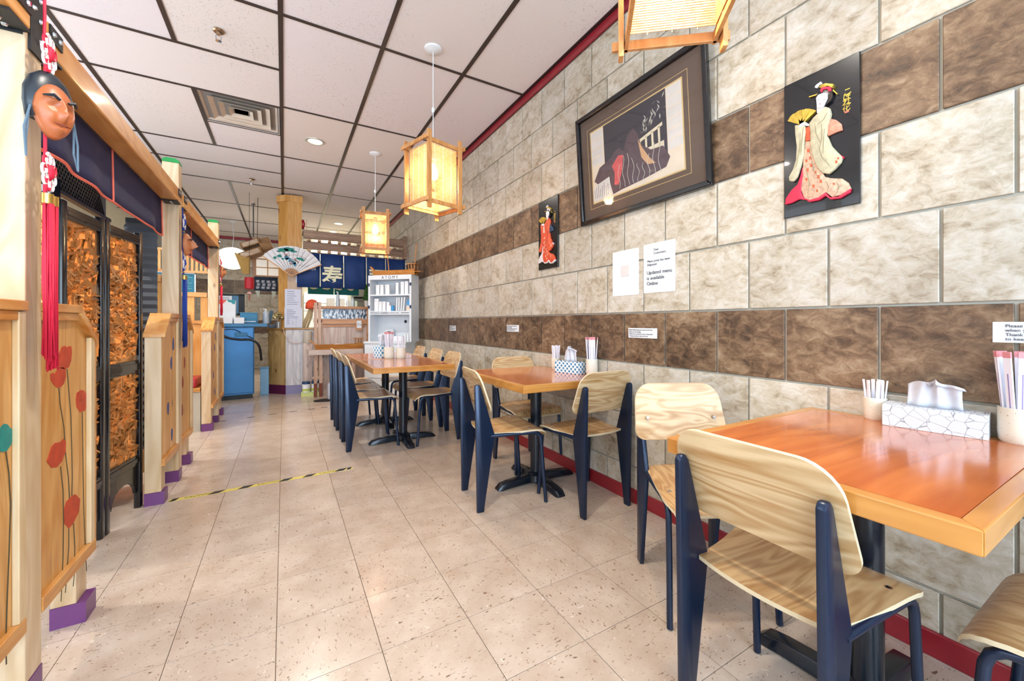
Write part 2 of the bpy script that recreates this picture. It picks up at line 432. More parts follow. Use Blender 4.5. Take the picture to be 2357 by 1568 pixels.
# back wall (tiled left part, plain kitchen part further forward)
wb = struct(MB().box(XL-.1, .3, YB+.01, YB+.14, -.02, ZC+.02).build('wall_back', GROUT))
rest = {'stone_light': MB(), 'stone_brown': MB()}
tb = {}
for k in range(10):
    mat = 'stone_brown' if k in (3, 6) else 'stone_light'; h = zr[k+1]-zr[k]; L = .47
    for i in range(-6, 1):
        x0 = -.05+i*L+(L/2 if k % 2 else 0); x1 = min(x0+L, .3)
        if x0 < XL: continue
        if k >= 2 and x0 > -1.95:
            key = (mat, round(h, 3), round(x1-x0, 3))
            if key not in tb: tb[key] = MB().box(-(x1-x0)/2+.005, (x1-x0)/2-.005, 0, .01, -h/2+.005, h/2-.005).mesh('tile', MATS[mat], bevel=.002, seg=1)
            link('tile', tb[key], wb, ((x0+x1)/2, YB, zr[k]+h/2))
        else: rest[mat].box(x0+.005, x1-.005, YB, YB+.01, zr[k]+.005, zr[k+1]-.005)
for mt, m in rest.items():
    if m.v: o = m.build('tile', MATS[mt], wb, fix=False); o['kind'] = 'stuff'
struct(MB().box(XL, .3, YB-.016, YB, 3.034, ZC-.003).build('trim_3', REDTRIM, bevel=.002))
struct(MB().box(.3, XW+.1, 9.9, 10.0, 0, ZC+.02).box(.3, .4, 10.0, YB, 0, ZC+.02).build('wall_kitchen', CREAM))

# left wall with booth windows, front wall with the shop-front windows
wl = MB()
wl.box(XL-.12, XL, YF-.1, YB+.1, -.02, .8).box(XL-.12, XL, YF-.1, YB+.1, 2.75, ZC+.02)
for a, b in ((YF-.1, .9), (3.3, 3.6), (6.0, YB+.1)): wl.box(XL-.12, XL, a, b, .8, 2.75)
struct(wl.build('wall_left', CREAM))
wf = MB().box(XL-.1, XW+.12, YF-.14, YF, -.02, .42).box(XL-.1, XW+.12, YF-.14, YF, 2.8, ZC+.02)
for a, b in ((XL-.1, -2.3), (1.7, XW+.12)): wf.box(a, b, YF-.14, YF, .42, 2.8)
struct(wf.build('wall_front', CREAM))
def window(n, along, a, b, z0, z1, pos):
    f = MB(); t = .05
    def bx(m, p0, p1, q0, q1, d0, d1):
        if along == 'y': m.box(pos+d0, pos+d1, p0, p1, q0, q1)
        else: m.box(p0, p1, pos+d0, pos+d1, q0, q1)
    for p in (a, (a+b)/2-t/2, b-t): bx(f, p, p+t, z0, z1, -.08, -.02)
    for q in (z0, z1-t): bx(f, a, b, q, q+t, -.079, -.021)
    o = struct(f.build('window_%d' % n, plain('window_alu', '#5c6068', .4, .5)))
    for p, q in ((a+t, (a+b)/2-t/2), ((a+b)/2+t/2, b-t)):
        g = MB(); bx(g, p, q, z0+t, z1-t, -.055, -.049); g.build('pane', GLASS, o)
window(1, 'y', .9, 3.3, .8, 2.75, XL); window(2, 'y', 3.6, 6.0, .8, 2.75, XL)
window(3, 'x', -2.3, -.3, .42, 2.8, YF); window(4, 'x', -.3, 1.7, .42, 2.8, YF)

# ------------------------------------------------------------------ chairs
def make_chair():
    t = thing('dining_chair', 'x', 'chair', group='plywood and steel dining chairs')
    prof = [(0, 0), (.042, 0), (.05, .06), (.106, .425), (.106, .445), (.022, .722), (.010, .738), (-.006, .738), (-.014, .725), (-.006, .40)]
    for s in (-1, 1):
        MB().prism(prof, (0, s*.168-.010, 0), (1,0,0), (0,0,1), (0,.020,0)).build('rear_leg', CHARM, t, bevel=.0045, smooth=True)
        pts = [(.085, s*.168, .432), (.20, s*.176, .432), (.345, s*.190, .432), (.372, s*.192, .427), (.390, s*.193, .412), (.398, s*.194, .388), (.412, s*.197, .2), (.428, s*.202, .004)]
        MB().tube(pts, .0115, 10).build('front_leg', CHARM, t, smooth=True)
    cb = MB().tube([(.16, -.172, .428), (.16, .172, .428)], .009, 8).tube([(.33, -.188, .428), (.33, .188, .428)], .009, 8)
    cb.build('crossbar', CHARM, t, smooth=True)
    # seat: plywood sheet with waterfall front and rounded back edge
    L = [(.052, .452), (.10, .449), (.16, .446), (.22, .446), (.28, .449), (.33, .4525), (.365, .453), (.395, .449), (.417, .439), (.432, .424), (.440, .408)]
    def seat(u, v):
        y = 2*u-1; k = v*(len(L)-1); i = min(int(k), len(L)-2); f = k-i
        x = L[i][0]*(1-f)+L[i+1][0]*f; z = L[i][1]*(1-f)+L[i+1][1]*f
        hw = .156+.055*min(1, (x-.05)/.33)
        if x > .39: hw -= .03*((x-.39)/.05)**2
        if v < .001: x += .022*y*y-.012
        return (x, y*hw, z)
    s = MB().sheet(seat, 12, 20, (0, 0, -.011)).build('seat', ASH_X, t, smooth=True)
    # backrest: curved plywood panel, leaning back
    poly = []
    W, Hh = .200, .120
    out = rrect(W, Hh, .075, 7, .045)
    def place(a, b):
        z = .695+b; taper = 1-.05*(b/Hh); y = a*taper
        x = .040-b*.31+.30*y*y-.004
        return (x, y, z)
    bm = bmesh.new(); n = len(out)
    rings = []
    for q in (1, .94, .8, .55, .28):
        rings.append([bm.verts.new(place(a*q, b*q)) for a, b in out])
    cv = bm.verts.new(place(0, 0))
    for A, B in zip(rings, rings[1:]):
        for i in range(n): bm.faces.new((A[i], A[(i+1) % n], B[(i+1) % n], B[i]))
    for i in range(n): bm.faces.new((rings[-1][i], rings[-1][(i+1) % n], cv))
    bmesh.ops.recalc_face_normals(bm, faces=bm.faces)
    g = bmesh.ops.solidify(bm, geom=bm.faces[:], thickness=.010)
    bmesh.ops.recalc_face_normals(bm, faces=bm.faces)
    me = bpy.data.meshes.new('backrest'); bm.to_mesh(me); bm.free(); me.materials.append(ASH_Y); me.materials.append(PLYEDGE)
    for p in me.polygons:
        p.use_smooth = True
        if abs(p.normal.x) < .6: p.material_index = 1
    me.update(); me.set_sharp_from_angle(angle=math.radians(50))
    b = link('backrest', me, t)
    for sy in (-1, 1):
        p = place(sy*.150, -.028)
        MB().tube([(p[0]+.004, p[1], p[2]), (p[0]+.0155, p[1], p[2]+.003)], [.008, .0055], 8).build('screw', CHROME, t, smooth=True)
        MB().lathe([(.008, 0), (.008, .001), (.005, .003)], 8, (.335, sy*.165, .4525)).build('screw', CHROME, t, smooth=True)
    return t
# seat edge strip: pale ply edge is modelled by the sheet's own rim faces
chair0 = make_chair()
se = [c for c in chair0.children if c.name.startswith('seat')][0].data
se.materials.append(PLYEDGE)
N2 = 13*21
for p in se.polygons:
    ks = [1 if i >= N2 else 0 for i in p.vertices]
    if 0 in ks and 1 in ks: p.material_index = 1
first = [True]
def chair(x, y, deg, label, fwd=True):
    """rear-foot midpoint (x,y), facing direction deg (0 = +X)"""
    if first[0]: o = chair0; first[0] = False
    else: o = copy_tree(chair0)
    o.location = (x, y, 0); o.rotation_euler = (0, 0, math.radians(deg)); o['label'] = label
    return o
chair(.925, .555, 0, 'plywood chair seen from behind, nearest the camera, tucked under the big table')
chair(1.445, -.165, 90, 'plywood chair cut off at the bottom edge beside the nearest table')
chair(1.565, 1.255, 242, 'plywood chair turned to face the camera between the two tables')
chair(1.607, 1.745, 90, 'plywood chair with its back to the camera at the square middle table')
chair(.975, 2.298, -7, 'plywood chair on the aisle side of the square middle table')
chair(1.635, 2.94, 270, 'plywood chair on the far side of the square middle table, mostly hidden')
for y, lb in ((3.86, 'nearest plywood chair on the aisle side of the long double table'), (4.32, 'middle plywood chair on the aisle side of the long double table'), (4.84, 'farthest plywood chair on the aisle side of the long double table')):
    chair(.45, y, 0, lb)
for y, lb in ((3.74, 'nearest plywood chair along the wall at the long double table'), (4.25, 'middle plywood chair along the wall at the long double table'), (4.85, 'farthest plywood chair along the wall at the long double table')):
    chair(1.44, y, 180, lb)

# ------------------------------------------------------------------ tables
def table(x0, x1, y0, y1, z, bx, by, label, group='orange topped pedestal tables'):
    cx, cy_ = (x0+x1)/2, (y0+y1)/2; hx, hy = (x1-x0)/2, (y1-y0)/2
    t = thing('pedestal_table', label, 'table', (cx, cy_, 0), 0, group)
    e = .034; th = .045
    MB().box(-hx+e, hx-e, -hy+e, hy-e, z-th+.004, z).build('table_top', TOPRED, t)
    MB().prism([(-hx, -hy), (hx, -hy), (hx-e, -hy+e), (-hx+e, -hy+e)], (0,0,z-th), (1,0,0), (0,1,0), (0,0,th)).build('edge_strip', TOPEDGE, t, bevel=.003)
    MB().prism([(-hx, hy), (hx, hy), (hx-e, hy-e), (-hx+e, hy-e)], (0,0,z-th), (1,0,0), (0,1,0), (0,0,th)).build('edge_strip', TOPEDGE, t, bevel=.003)
    TE = wood('table_edging_y', '#cc914c', '#ad6e2b', 'y', .3, .9, coat=.3)
    MB().prism([(-hx, -hy), (-hx, hy), (-hx+e, hy-e), (-hx+e, -hy+e)], (0,0,z-th), (1,0,0), (0,1,0), (0,0,th)).build('edge_strip', TE, t, bevel=.003)
    MB().prism([(hx, -hy), (hx, hy), (hx-e, hy-e), (hx-e, -hy+e)], (0,0,z-th), (1,0,0), (0,1,0), (0,0,th)).build('edge_strip', TE, t, bevel=.003)
    ox, oy = bx-cx, by-cy_
    MB().lathe([(.038, .06), (.038, z-th-.012)], 20, (ox, oy, 0)).build('post', IRON, t, smooth=True)
    MB().box(ox-.13, ox+.13, oy-.13, oy+.13, z-th-.012, z-th).build('mounting_plate', IRON, t)
    b = MB().lathe([(.07, .02), (.065, .055), (.05, .068), (.04, .075)], 16, (ox, oy, 0)).build('base', IRON, t, smooth=True)
    for k in range(4):
        a = k*PI/2; d = Vector((math.cos(a), math.sin(a), 0)); s = Vector((-d.y, d.x, 0)); c = Vector((ox, oy, 0))
        m = MB(); sec = lambda w0, w1, h, off, zz=0: [c+d*off+s*w0+Vector((0,0,zz)), c+d*off-s*w0+Vector((0,0,zz)), c+d*off-s*w1+Vector((0,0,h)), c+d*off+s*w1+Vector((0,0,h))]
        P = sec(.034, .024, .062, .03, .012)+sec(.036, .026, .046, .22, .006)+sec(.037, .027, .036, .275, 0)+sec(.03, .022, .010, .305, 0)
        fs = [(3, 2, 1, 0)]+[(j*4+i, j*4+(i+1) % 4, (j+1)*4+(i+1) % 4, (j+1)*4+i) for j in range(3) for i in range(4)]+[(12, 13, 14, 15)]
        m.add(P, fs).build('foot', IRON, t, bevel=.004, smooth=True)
    return t
table(.978, 1.826, .182, .812, .755, 1.43, .49, 'nearest orange wooden table against the tiled wall with leaf-print tissue box')
table(1.15, 1.826, 1.935, 2.80, .74, 1.50, 2.355, 'middle orange wooden table against the wall with blue honeycomb tissue box')
table(.592, 1.262, 3.27, 4.075, .74, .957, 3.81, 'nearer half of the long double table in the aisle', 'orange topped pedestal tables')
table(.592, 1.262, 4.083, 4.93, .74, .957, 4.575, 'farther half of the long double table, by the sushi counter')

# ------------------------------------------------------------------ pendant lamps and ceiling fixtures
def pendant(x, y, deg, zb, zt, label):
    t = thing('pendant_lamp', label, 'lamp', (x, y, ZC), math.radians(deg), 'bamboo box pendant lamps')
    S = .132; z0, z1 = zb-ZC, zt-ZC; Hh = z1-z0
    MB().lathe([(.062, 0), (.060, -.012), (.035, -.024), (.012, -.028)], 20).build('ceiling_rose', WHITE, t, smooth=True)
    MB().tube([(0,0,-.02), (0,0,z1-.02)], .0032, 6).build('cord', WHITE, t)
    MB().lathe([(.006, -.02), (.011, -.012), (.011, .012), (.006, .02)], 8, (0, 0, -.028-(ZC-zt)*.62)).build('cord_knot', WHITE, t, smooth=True)
    for sx in (-1, 1):
        for sy in (-1, 1):
            MB().box(sx*S-.017, sx*S+.017, sy*(S+.013)-.007, sy*(S+.013)+.007, z0, z1).build('corner_slat', LAMPWOOD, t, bevel=.0015)
    for k in range(4):
        a = k*PI/2
        for zz in (z0+.055, z1-.055):
            m = MB(); yy = -(S-.004) if k % 2 == 0 else -(S+.026)
            m.box(-S-.038, S+.038, yy-.006, yy+.006, -.014, .014).build('rail', LAMPWOOD, t, (0, 0, zz), (0, 0, a), bevel=.0015)
        m = MB(); nb = int((Hh-.13)/.0072)
        for i in range(nb):
            zz = z0+.065+i*.0072
            m.box(-S+.012, S-.012, -(S-.012)-.0011, -(S-.012)+.0011, zz, zz+.0048)
        m.build('bamboo_blind', BAMBOO, t, (0,0,0), (0, 0, a), fix=False)
        m = MB()
        for q in (-.07, -.0, .07): m.box(q-.0012, q+.0012, -(S-.012)-.0022, -(S-.012)-.001, z0+.06, z1-.06)
        m.build('string', plain('string_white', '#f4ead8', .7), t, (0,0,0), (0, 0, a), fix=False)
    MB().box(-S+.01, S-.01, -S+.01, S-.01, z1-.075, z1-.068).build('top_plate', translucent('lamp_plate', '#f6e2bc', '#eed4a4', .35) if 'lamp_plate' not in MATS else MATS['lamp_plate'], t)
    MB().lathe([(.016, z1-.075), (.02, z1-.10), (.02, z1-.13)], 12).build('socket', WHITE, t, smooth=True)
    zbulb = (z0+z1)/2+.02
    MB().lathe([(.012, .085), (.020, .06), (.034, .028), (.036, .0), (.028, -.024), (.010, -.036)], 16, (0, 0, zbulb)).build('bulb', emissive('bulb_glow', '#ffe0ac', 25), t, smooth='all')
    d = bpy.data.lights.new('pendant_light', 'POINT'); d.energy = 42; d.color = (1, .75, .47); d.shadow_soft_size = .045
    o = bpy.data.objects.new('pendant_light', d); C.objects.link(o); o.parent = t; o.location = (0, 0, zbulb-.03)
    return t
pendant(.90, .70, 50.3, 1.885, 2.41, 'nearest bamboo box pendant lamp, cut off at the top edge')
pendant(.939, 2.872, 16.7, 1.885, 2.42, 'bamboo box pendant lamp hanging beyond the framed picture, corner towards the camera')
pendant(.93, 5.0, -8, 1.895, 2.42, 'farthest bamboo box pendant lamp, in front of the blue sushi curtain')

def downlight(x, y, label, power=24):
    t = thing('recessed_downlight', label, 'light', (x, y, ZC), 0, 'recessed ceiling downlights')
    MB().lathe([(.098, 0), (.096, -.006), (.075, -.008), (.072, -.002), (.072, .0)], 28).build('trim_ring', plain('ring_nickel', '#c9c3b4', .35, .4), t, smooth=True)
    MB().lathe([(.070, -.0035), (.062, -.0045), (.0, -.0045)], 24).build('lens', emissive('downlight_glow', '#fff2dc', 5), t)
    d = bpy.data.lights.new('downlight_light', 'AREA'); d.shape = 'DISK'; d.size = .13; d.energy = power; d.color = (1, .93, .82); d.spread = math.radians(150)
    o = bpy.data.objects.new('downlight_light', d); C.objects.link(o); o.parent = t; o.location = (0, 0, -.015)
    return t
downlight(.295, 5.0, 'recessed downlight in the ceiling above the aisle, beside the air diffuser')
downlight(.95, 8.9, 'recessed downlight above the sushi bar, nearer of two')
downlight(.93, 9.75, 'recessed downlight above the sushi bar, farther of two, half hidden by the eave')
for x, y, lb in ((.30, 1.15, 'over the aisle beside the camera, above the picture'), (-1.75, 2.7, 'added unseen as fill, over the first booth'), (-1.75, 4.6, 'added unseen as fill, over the second booth')):
    downlight(x, y, 'recessed downlight '+lb)  # the two over the booths are added out of sight to fill the light

# supply diffuser, nested square cones in a recess
t = thing('air_diffuser', 'square beige ceiling air diffuser with nested louvres', 'vent', (-.352, 4.705, ZC))
BEI = plain('diffuser_beige', '#cdbfae', .45)
MB().box(-.30, .30, -.31, .31, .16, .17).build('plenum', plain('plenum_blue', '#22344f', .5), t)
m = MB(); q = .308
m.box(-q, q, -q, -q+.012, 0, .16).box(-q, q, q-.012, q, 0, .16).box(-q, -q+.012, -q, q, 0, .16).box(q-.012, q, -q, q, 0, .16)
m.build('plenum_side', plain('plenum_grey', '#6f6d76', .5), t)
def cone(a0, a1, z0, z1):
    v = [(sx*a0, sy*a0, z0) for sx, sy in ((-1,-1),(1,-1),(1,1),(-1,1))]+[(sx*a1, sy*a1, z1) for sx, sy in ((-1,-1),(1,-1),(1,1),(-1,1))]
    v += [(p[0]*.985, p[1]*.985, p[2]+.004) for p in v]
    f = [(i, (i+1) % 4, 4+(i+1) % 4, 4+i) for i in range(4)]+[(8+i, 12+i, 12+(i+1) % 4, 8+(i+1) % 4) for i in range(4)]
    f += [(i, 8+i, 8+(i+1) % 4, (i+1) % 4) for i in range(4)]+[(4+i, 4+(i+1) % 4, 12+(i+1) % 4, 12+i) for i in range(4)]
    return MB().add(v, f)
for a0, a1, z0, z1 in ((.312, .235, -.004, .05), (.235, .16, -.004, .045), (.165, .10, -.004, .04), (.095, .055, -.004, .03)):
    cone(a0, a1, z0, z1).build('louvre', BEI, t)
MB().box(-.055, .055, -.055, .055, .02, .026).build('louvre_centre', BEI, t)
def sprinkler(x, y, label):
    t = thing('fire_sprinkler', label, 'sprinkler', (x, y, ZC), 0, 'ceiling sprinklers')
    BR = plain('sprinkler_brass', '#a98e74', .25, .9)
    MB().lathe([(.034, 0), (.036, -.006), (.028, -.014), (.012, -.016), (.010, -.032)], 18).build('escutcheon', BR, t, smooth=True)
    MB().tube([(.009, 0, -.03), (.016, 0, -.045), (.012, 0, -.062), (0, 0, -.07)], .0032, 6).tube([(-.009, 0, -.03), (-.016, 0, -.045), (-.012, 0, -.062), (0, 0, -.07)], .0032, 6).build('yoke', CHROME, t, smooth=True)
    MB().lathe([(.004, -.068), (.018, -.072), (.018, -.074), (.004, -.075)], 14).build('deflector', CHROME, t, smooth=True)
sprinkler(-.387, 3.441, 'chrome fire sprinkler in the ceiling panel near the top edge')
sprinkler(-.385, 6.753, 'small chrome fire sprinkler farther down the ceiling')
tag(MB().tube([(-.447, 8.17, ZC), (-.447, 8.17, 2.32)], .009, 8).lathe([(.03, ZC-.012), (.03, ZC-.001)], 12, (-.447, 8.17, 0)).build('hanging_rod', plain('rod_grey', '#6e7478', .4, .5), smooth=True), 'thin grey rod hanging from the ceiling beside the pine column', 'rod')
t = thing('globe_lamp', 'round white paper globe lamp glowing beside the far post', 'lamp', (-.879, 9.78, 0))
prof = [(.27*math.cos(a)*1.0, 2.37+.215*math.sin(a)) for a in [math.radians(x) for x in range(-88, 89, 11)]]
MB().lathe(prof, 24).build('paper_shade', plain('paper_glow', '#f4f3ee', .8, emit='#fffaf0', es=1.1), t, smooth='all')
MB().tube([(0,0,2.58), (.02, 0, 2.8), (0, 0, ZC)], .006, 6).build('cord', WHITE, t)
MB().lathe([(.05, ZC-.02), (.05, ZC)], 14).build('ceiling_rose', WHITE, t)
d = bpy.data.lights.new('globe_light', 'POINT'); d.energy = 22; d.color = (1, .95, .85); d.shadow_soft_size = .28
o = bpy.data.objects.new('globe_light', d); C.objects.link(o); o.parent = t; o.location = (0, 0, 2.05)

# ------------------------------------------------------------------ timber booths on the left
PX0, PX1 = -.715, -.625        # post depth towards the aisle face
POSTS = (1.682, 3.602, 5.522)
ZT = 2.225; PW = .09; WH = 1.155; WL = 1.03; WLEN = .40
def flower(parent, x, poly, mat, name='painted_flower', lift=.0012):
    """flat painted shape on the aisle face (plane x), polygon in (y,z)"""
    return MB().prism(poly, (x, 0, 0), (0,1,0), (0,0,1), (lift, 0, 0)).build(name, mat, parent)
def blob(cy_, cz, ry, rz_, seed, n=16, tilt=0):
    rd = random.Random(seed); P = []
    for k in range(n):
        a = 2*PI*k/n; q = 1+.10*math.sin(3*a+seed)+.06*rd.uniform(-1, 1)
        dy, dz = ry*q*math.cos(a), rz_*q*math.sin(a)
        P.append((cy_+dy*math.cos(tilt)-dz*math.sin(tilt), cz+dy*math.sin(tilt)+dz*math.cos(tilt)))
    return P
def stem(pts, w0=.0022):
    L = [(y-w0, z) for y, z in pts]; R = [(y+w0, z) for y, z in pts]
    return L+R[::-1]
POPPY = plain('paint_poppy', '#bf4526', .6, var=.15, scale=30); TEAL = plain('paint_teal', '#16867f', .6, var=.12, scale=30)
STEMC = plain('paint_stem', '#4d4631', .7); BLUEP = plain('paint_blue', '#3d4f86', .6); MAROON = plain('paint_maroon', '#8c3524', .6)
def divider(i, label):
    Y = POSTS[i]
    t = thing('booth_divider', label, 'partition', (0, Y, 0), 0, 'pine booth dividers along the aisle')
    p = MB().box(PX0, PX1, 0, PW, .075, ZT-.03).build('tall_post', PINE_W if i else PINE_W, t, bevel=.004)
    MB().prism([(PX0, ZT-.03), (PX1, ZT-.03), (PX1, ZT-.012), (PX1-.02, ZT), (PX0+.02, ZT), (PX0, ZT-.012)], (0, 0, 0), (1,0,0), (0,0,1), (0, PW, 0)).build('post_cap', GREEN, t)
    MB().box(PX0-.001, PX1+.001, -.001, PW+.001, 0, .075).build('post_base', PURPLE, t)
    for s in (-1, 1):
        m0 = Y
        def yy(d): return PW+d if s > 0 else -d            # distance from the tall post
        def bx(m, d0, d1, x0, x1, z0, z1):
            a, b = sorted((yy(d0), yy(d1))); return m.box(x0, x1, a, b, z0, z1)
        xin, xf = PX1-.0235, PX1-.012
        # panel boards with the clipped corner
        cuts = [0, .098, .196, .294, .386]
        for a, b in zip(cuts, cuts[1:]):
            
            def top(d): return WH-.025 if d <= .255 else WH-.025-(d-.255)*.82
            pts = [(yy(a+.0008), .26), (yy(b-.0008), .26), (yy(b-.0008), top(b))]
            if a < .255 < b: pts.append((yy(.255), top(.255)))
            pts.append((yy(a+.0008), top(a)))
            MB().prism(pts, (xin, 0, 0), (0,1,0), (0,0,1), (xf-xin, 0, 0)).build('board', PINE, t)
        # short end post
        q0, q1 = .31, .40
        pts = [(yy(q0), .075), (yy(q1), .075), (yy(q1), WL), (yy(q0), WL+.075)]
        MB().prism(pts, (PX0, 0, 0), (0,1,0), (0,0,1), (PX1-PX0-.024 if s > 0 else PX1-PX0-.013, 0, 0)).build('end_post', PINE_W, t, bevel=.003)
        if s > 0: MB().prism([(yy(.386), .265), (yy(.40), .265), (yy(.40), WL), (yy(.386), WL+.008)], (PX1-.024, 0, 0), (0,1,0), (0,0,1), (.026, 0, 0)).build('edge_strip', PINE_Y, t)
        m = MB(); bx(m, q0-.001, q1+.001, PX0-.001, PX1+.001, 0, .075).build('post_base', PURPLE, t)
        # cap rail: flat run, then sloping piece over the clipped corner
        m = MB(); bx(m, 0, .262, PX0-.006, PX1+.008, WH-.028, WH).build('cap_rail', PINE_Y, t, bevel=.003)
        c0, c1 = .258, .408; z0, z1 = WH-.002, WL-.004
        pts = [(yy(c0), z0), (yy(c1), z1), (yy(c1), z1-.02), (yy(c0-.012), z0-.03)]
        MB().prism(pts, (PX0-.005, 0, 0), (0,1,0), (0,0,1), (PX1-PX0+.012, 0, 0)).build('cap_rail', PINE_Y, t, bevel=.002)
        m = MB(); bx(m, 0, .396, PX1-.030, PX1+.004, .225, .268).build('bottom_rail', PINE_Y, t, bevel=.003)
        if s > 0: m = MB(); bx(m, .350, .386, xf, PX1+.003, .268, WL+.008).build('stile', LITREVEAL, t, bevel=.003)  # pale strips, here and below, stand in for the lit reveal of the recess
        else: m = MB(); bx(m, .002, .036, xf, PX1+.003, .268, WH-.03).build('stile', LITREVEAL, t, bevel=.003)
        m = MB(); bx(m, .0 if s > 0 else .036, .255, xf, PX1+.002, WH-.055, WH-.028).build('top_rail', PINE_Y, t, bevel=.003)
    return t
dv = [divider(0, 'nearest pine booth divider, painted with orange poppies'), divider(1, 'middle pine booth divider with blue and maroon painted petals'), divider(2, 'farthest pine booth divider beside the blue counter')]
XF = PX1-.0118
# poppies on the nearest divider (local y measured from its post front), teal tulip on its near wing
d0 = dv[0]
def yz(u, v, Y0=POSTS[0]):      # aisle-face point from picture measurements
    k = (u-1201.84)/928.66; sn, cs = math.sin(math.radians(30.545)), math.cos(math.radians(30.545))
    Yw = XF*(cs-k*sn)/(k*cs+sn); dep = XF*sn+Yw*cs
    return (Yw-Y0, 1.0929+(743.63-v)*dep/928.66)
def outline(uv): return [yz(u, v) for u, v in uv]
for uv in ([(141,800),(148,796),(154,800),(158,797),(163,797),(165,810),(163,830),(158,845),(150,850),(138,848),(131,840),(130,830),(134,818)],
           [(115,862),(121,858),(125,862),(133,848),(145,846),(150,852),(151,868),(146,884),(138,892),(132,893),(122,884),(116,874)],
           [(176,905),(186,898),(193,899),(196,906),(202,905),(203,915),(200,935),(194,946),(184,949),(176,938),(174,920)],
           [(107,1062),(118,1028),(126,1020),(138,1018),(144,1011),(151,1016),(150,1040),(142,1062),(130,1076),(118,1077)],
           [(146,1175),(152,1155),(164,1143),(173,1138),(184,1150),(181,1178),(168,1205),(158,1217),(148,1205)]):
    flower(d0, XF, outline(uv), POPPY, 'painted_poppy')
for uv in ([(154,850),(158,900),(163,960),(165,1040),(166,1100),(165,1145)], [(135,893),(138,930),(147,985),(150,1040),(157,1100),(160,1150)], [(189,949),(190,1000),(191,1080),(192,1150),(195,1240),(199,1315)],
           [(139,1074),(145,1130),(146,1200),(145,1280),(140,1385)], [(158,1217),(158,1260),(153,1330),(150,1365)], [(169,1205),(172,1260),(171,1320),(168,1350)]):
    flower(d0, XF, stem(outline(uv)), STEMC, 'painted_stem', .0009)
for uv in ([(0,985),(8,976),(16,977),(22,985),(28,990),(30,1005),(24,1025),(14,1039),(3,1041),(-6,1030),(-8,1000)],): flower(d0, XF, outline(uv), TEAL, 'painted_tulip')
flower(d0, XF, stem(outline([(13,1040),(20,1090),(24,1160),(21,1260),(16,1380),(13,1480),(14,1530)])), STEMC, 'painted_stem', .0009)
for i in (1, 2):
    for j, (dy, dz, cc) in enumerate(((-.10, .95, 0), (-.16, .83, 0), (-.24, .55, 0), (-.14, .36, 0), (PW+.16, .80, 1), (PW+.10, .66, 1), (PW+.08, .46, 1))):
        flower(dv[i], XF, blob(dy, dz, .022, .042, i*10+j), MAROON if cc else BLUEP, 'painted_petal')

# overhead beams bolted to the tall posts
def beam(y0, y1, label):
    t = thing('overhead_beam', label, 'beam', (0, (y0+y1)/2, 0), 0, 'pine overhead beams')
    h = (y1-y0)/2
    MB().box(PX0+.012, PX1+.012, -h, h, 1.915, 2.005).build('timber', PINE_Y, t, bevel=.006)
    for s in (-1, 1):
        b = MB().box(PX0+.016, PX1+.010, s*(h-.05)-.05, s*(h-.05)+.05, 1.907, 1.914).build('bracket_plate', BLACK, t)
        for q in (-.03, 0, .03): MB().lathe([(.006, -.004), (.008, 0)], 8, (PX1-.03, s*(h-.05)+q, 1.907)).build('bolt', CHROME, t)
        MB().box(PX1+.012, PX1+.016, s*(h-.045)-.04, s*(h-.045)+.04, 1.955, 2.0).build('bracket_plate', BLACK, t)
        for q in (-.02, .02): MB().tube([(PX1+.015, s*(h-.045)+q, 1.978), (PX1+.021, s*(h-.045)+q, 1.978)], [.009, .006], 8).build('bolt', CHROME, t)
    return t
beam(POSTS[0]+PW+.002, POSTS[1]-.002, 'long pine beam above the first booth, bolted between posts')
beam(POSTS[1]+PW+.002, POSTS[2]-.002, 'pine beam above the second booth, farther from the camera')
beam(.25, POSTS[0]-.002, 'pine beam in the top left corner with black metal bracket')
# metal bracket wrapped around the nearest post
t = thing('metal_bracket', 'black metal strap bracket with bolts around the nearest post', 'bracket', (0, POSTS[0], 0))
MB().box(PX1+.0005, PX1+.006, .012, PW-.002, 1.87, 2.15).build('strap', BLACK, t)
for q, z in ((.03, 2.1), (.03, 2.0), (.066, 2.04), (.066, 1.98), (.066, 1.92)): MB().tube([(PX1+.005, q, z), (PX1+.012, q, z)], [.008, .005], 8).build('bolt', CHROME, t)
MB().box(PX0+.004, PX1-.004, -.006, -.0005, 1.90, 1.98).build('strap', BLACK, t)

# navy valances with salmon piping
def valance(y0, y1, label):
    t = thing('navy_valance', label, 'valance', (0, 0, 0), 0, 'navy cloth valances under the beams')
    xv = PX0-.004; zt, zb = 1.965, 1.685; n = 60
    def cloth(u, v):
        y = y0+(y1-y0)*u; return (xv+.010*math.sin(u*38)*v*(.5+.5*math.sin(u*7))+.004*v, y, zt+(zb-zt)*v+.006*v*math.sin(u*9))
    MB().sheet(cloth, n, 6, (-.003, 0, 0)).build('cloth', NAVY, t, smooth='all')
    MB().tube([tuple(Vector(cloth(i/n, 1))+Vector((.001, 0, 0))) for i in range(n+1)], .0055, 6).build('piping', SALMON, t, smooth=True)
    for u in (0, .5, 1): MB().tube([tuple(Vector(cloth(u, j/6))+Vector((.003, 0, 0))) for j in range(7)], .0045, 6).build('piping', SALMON, t, smooth=True)
valance(POSTS[0]+PW+.01, POSTS[1]-.008, 'long navy valance with salmon piping hanging above the carved screen')
valance(POSTS[1]+PW+.01, POSTS[2]-.008, 'navy valance with salmon piping over the second booth')

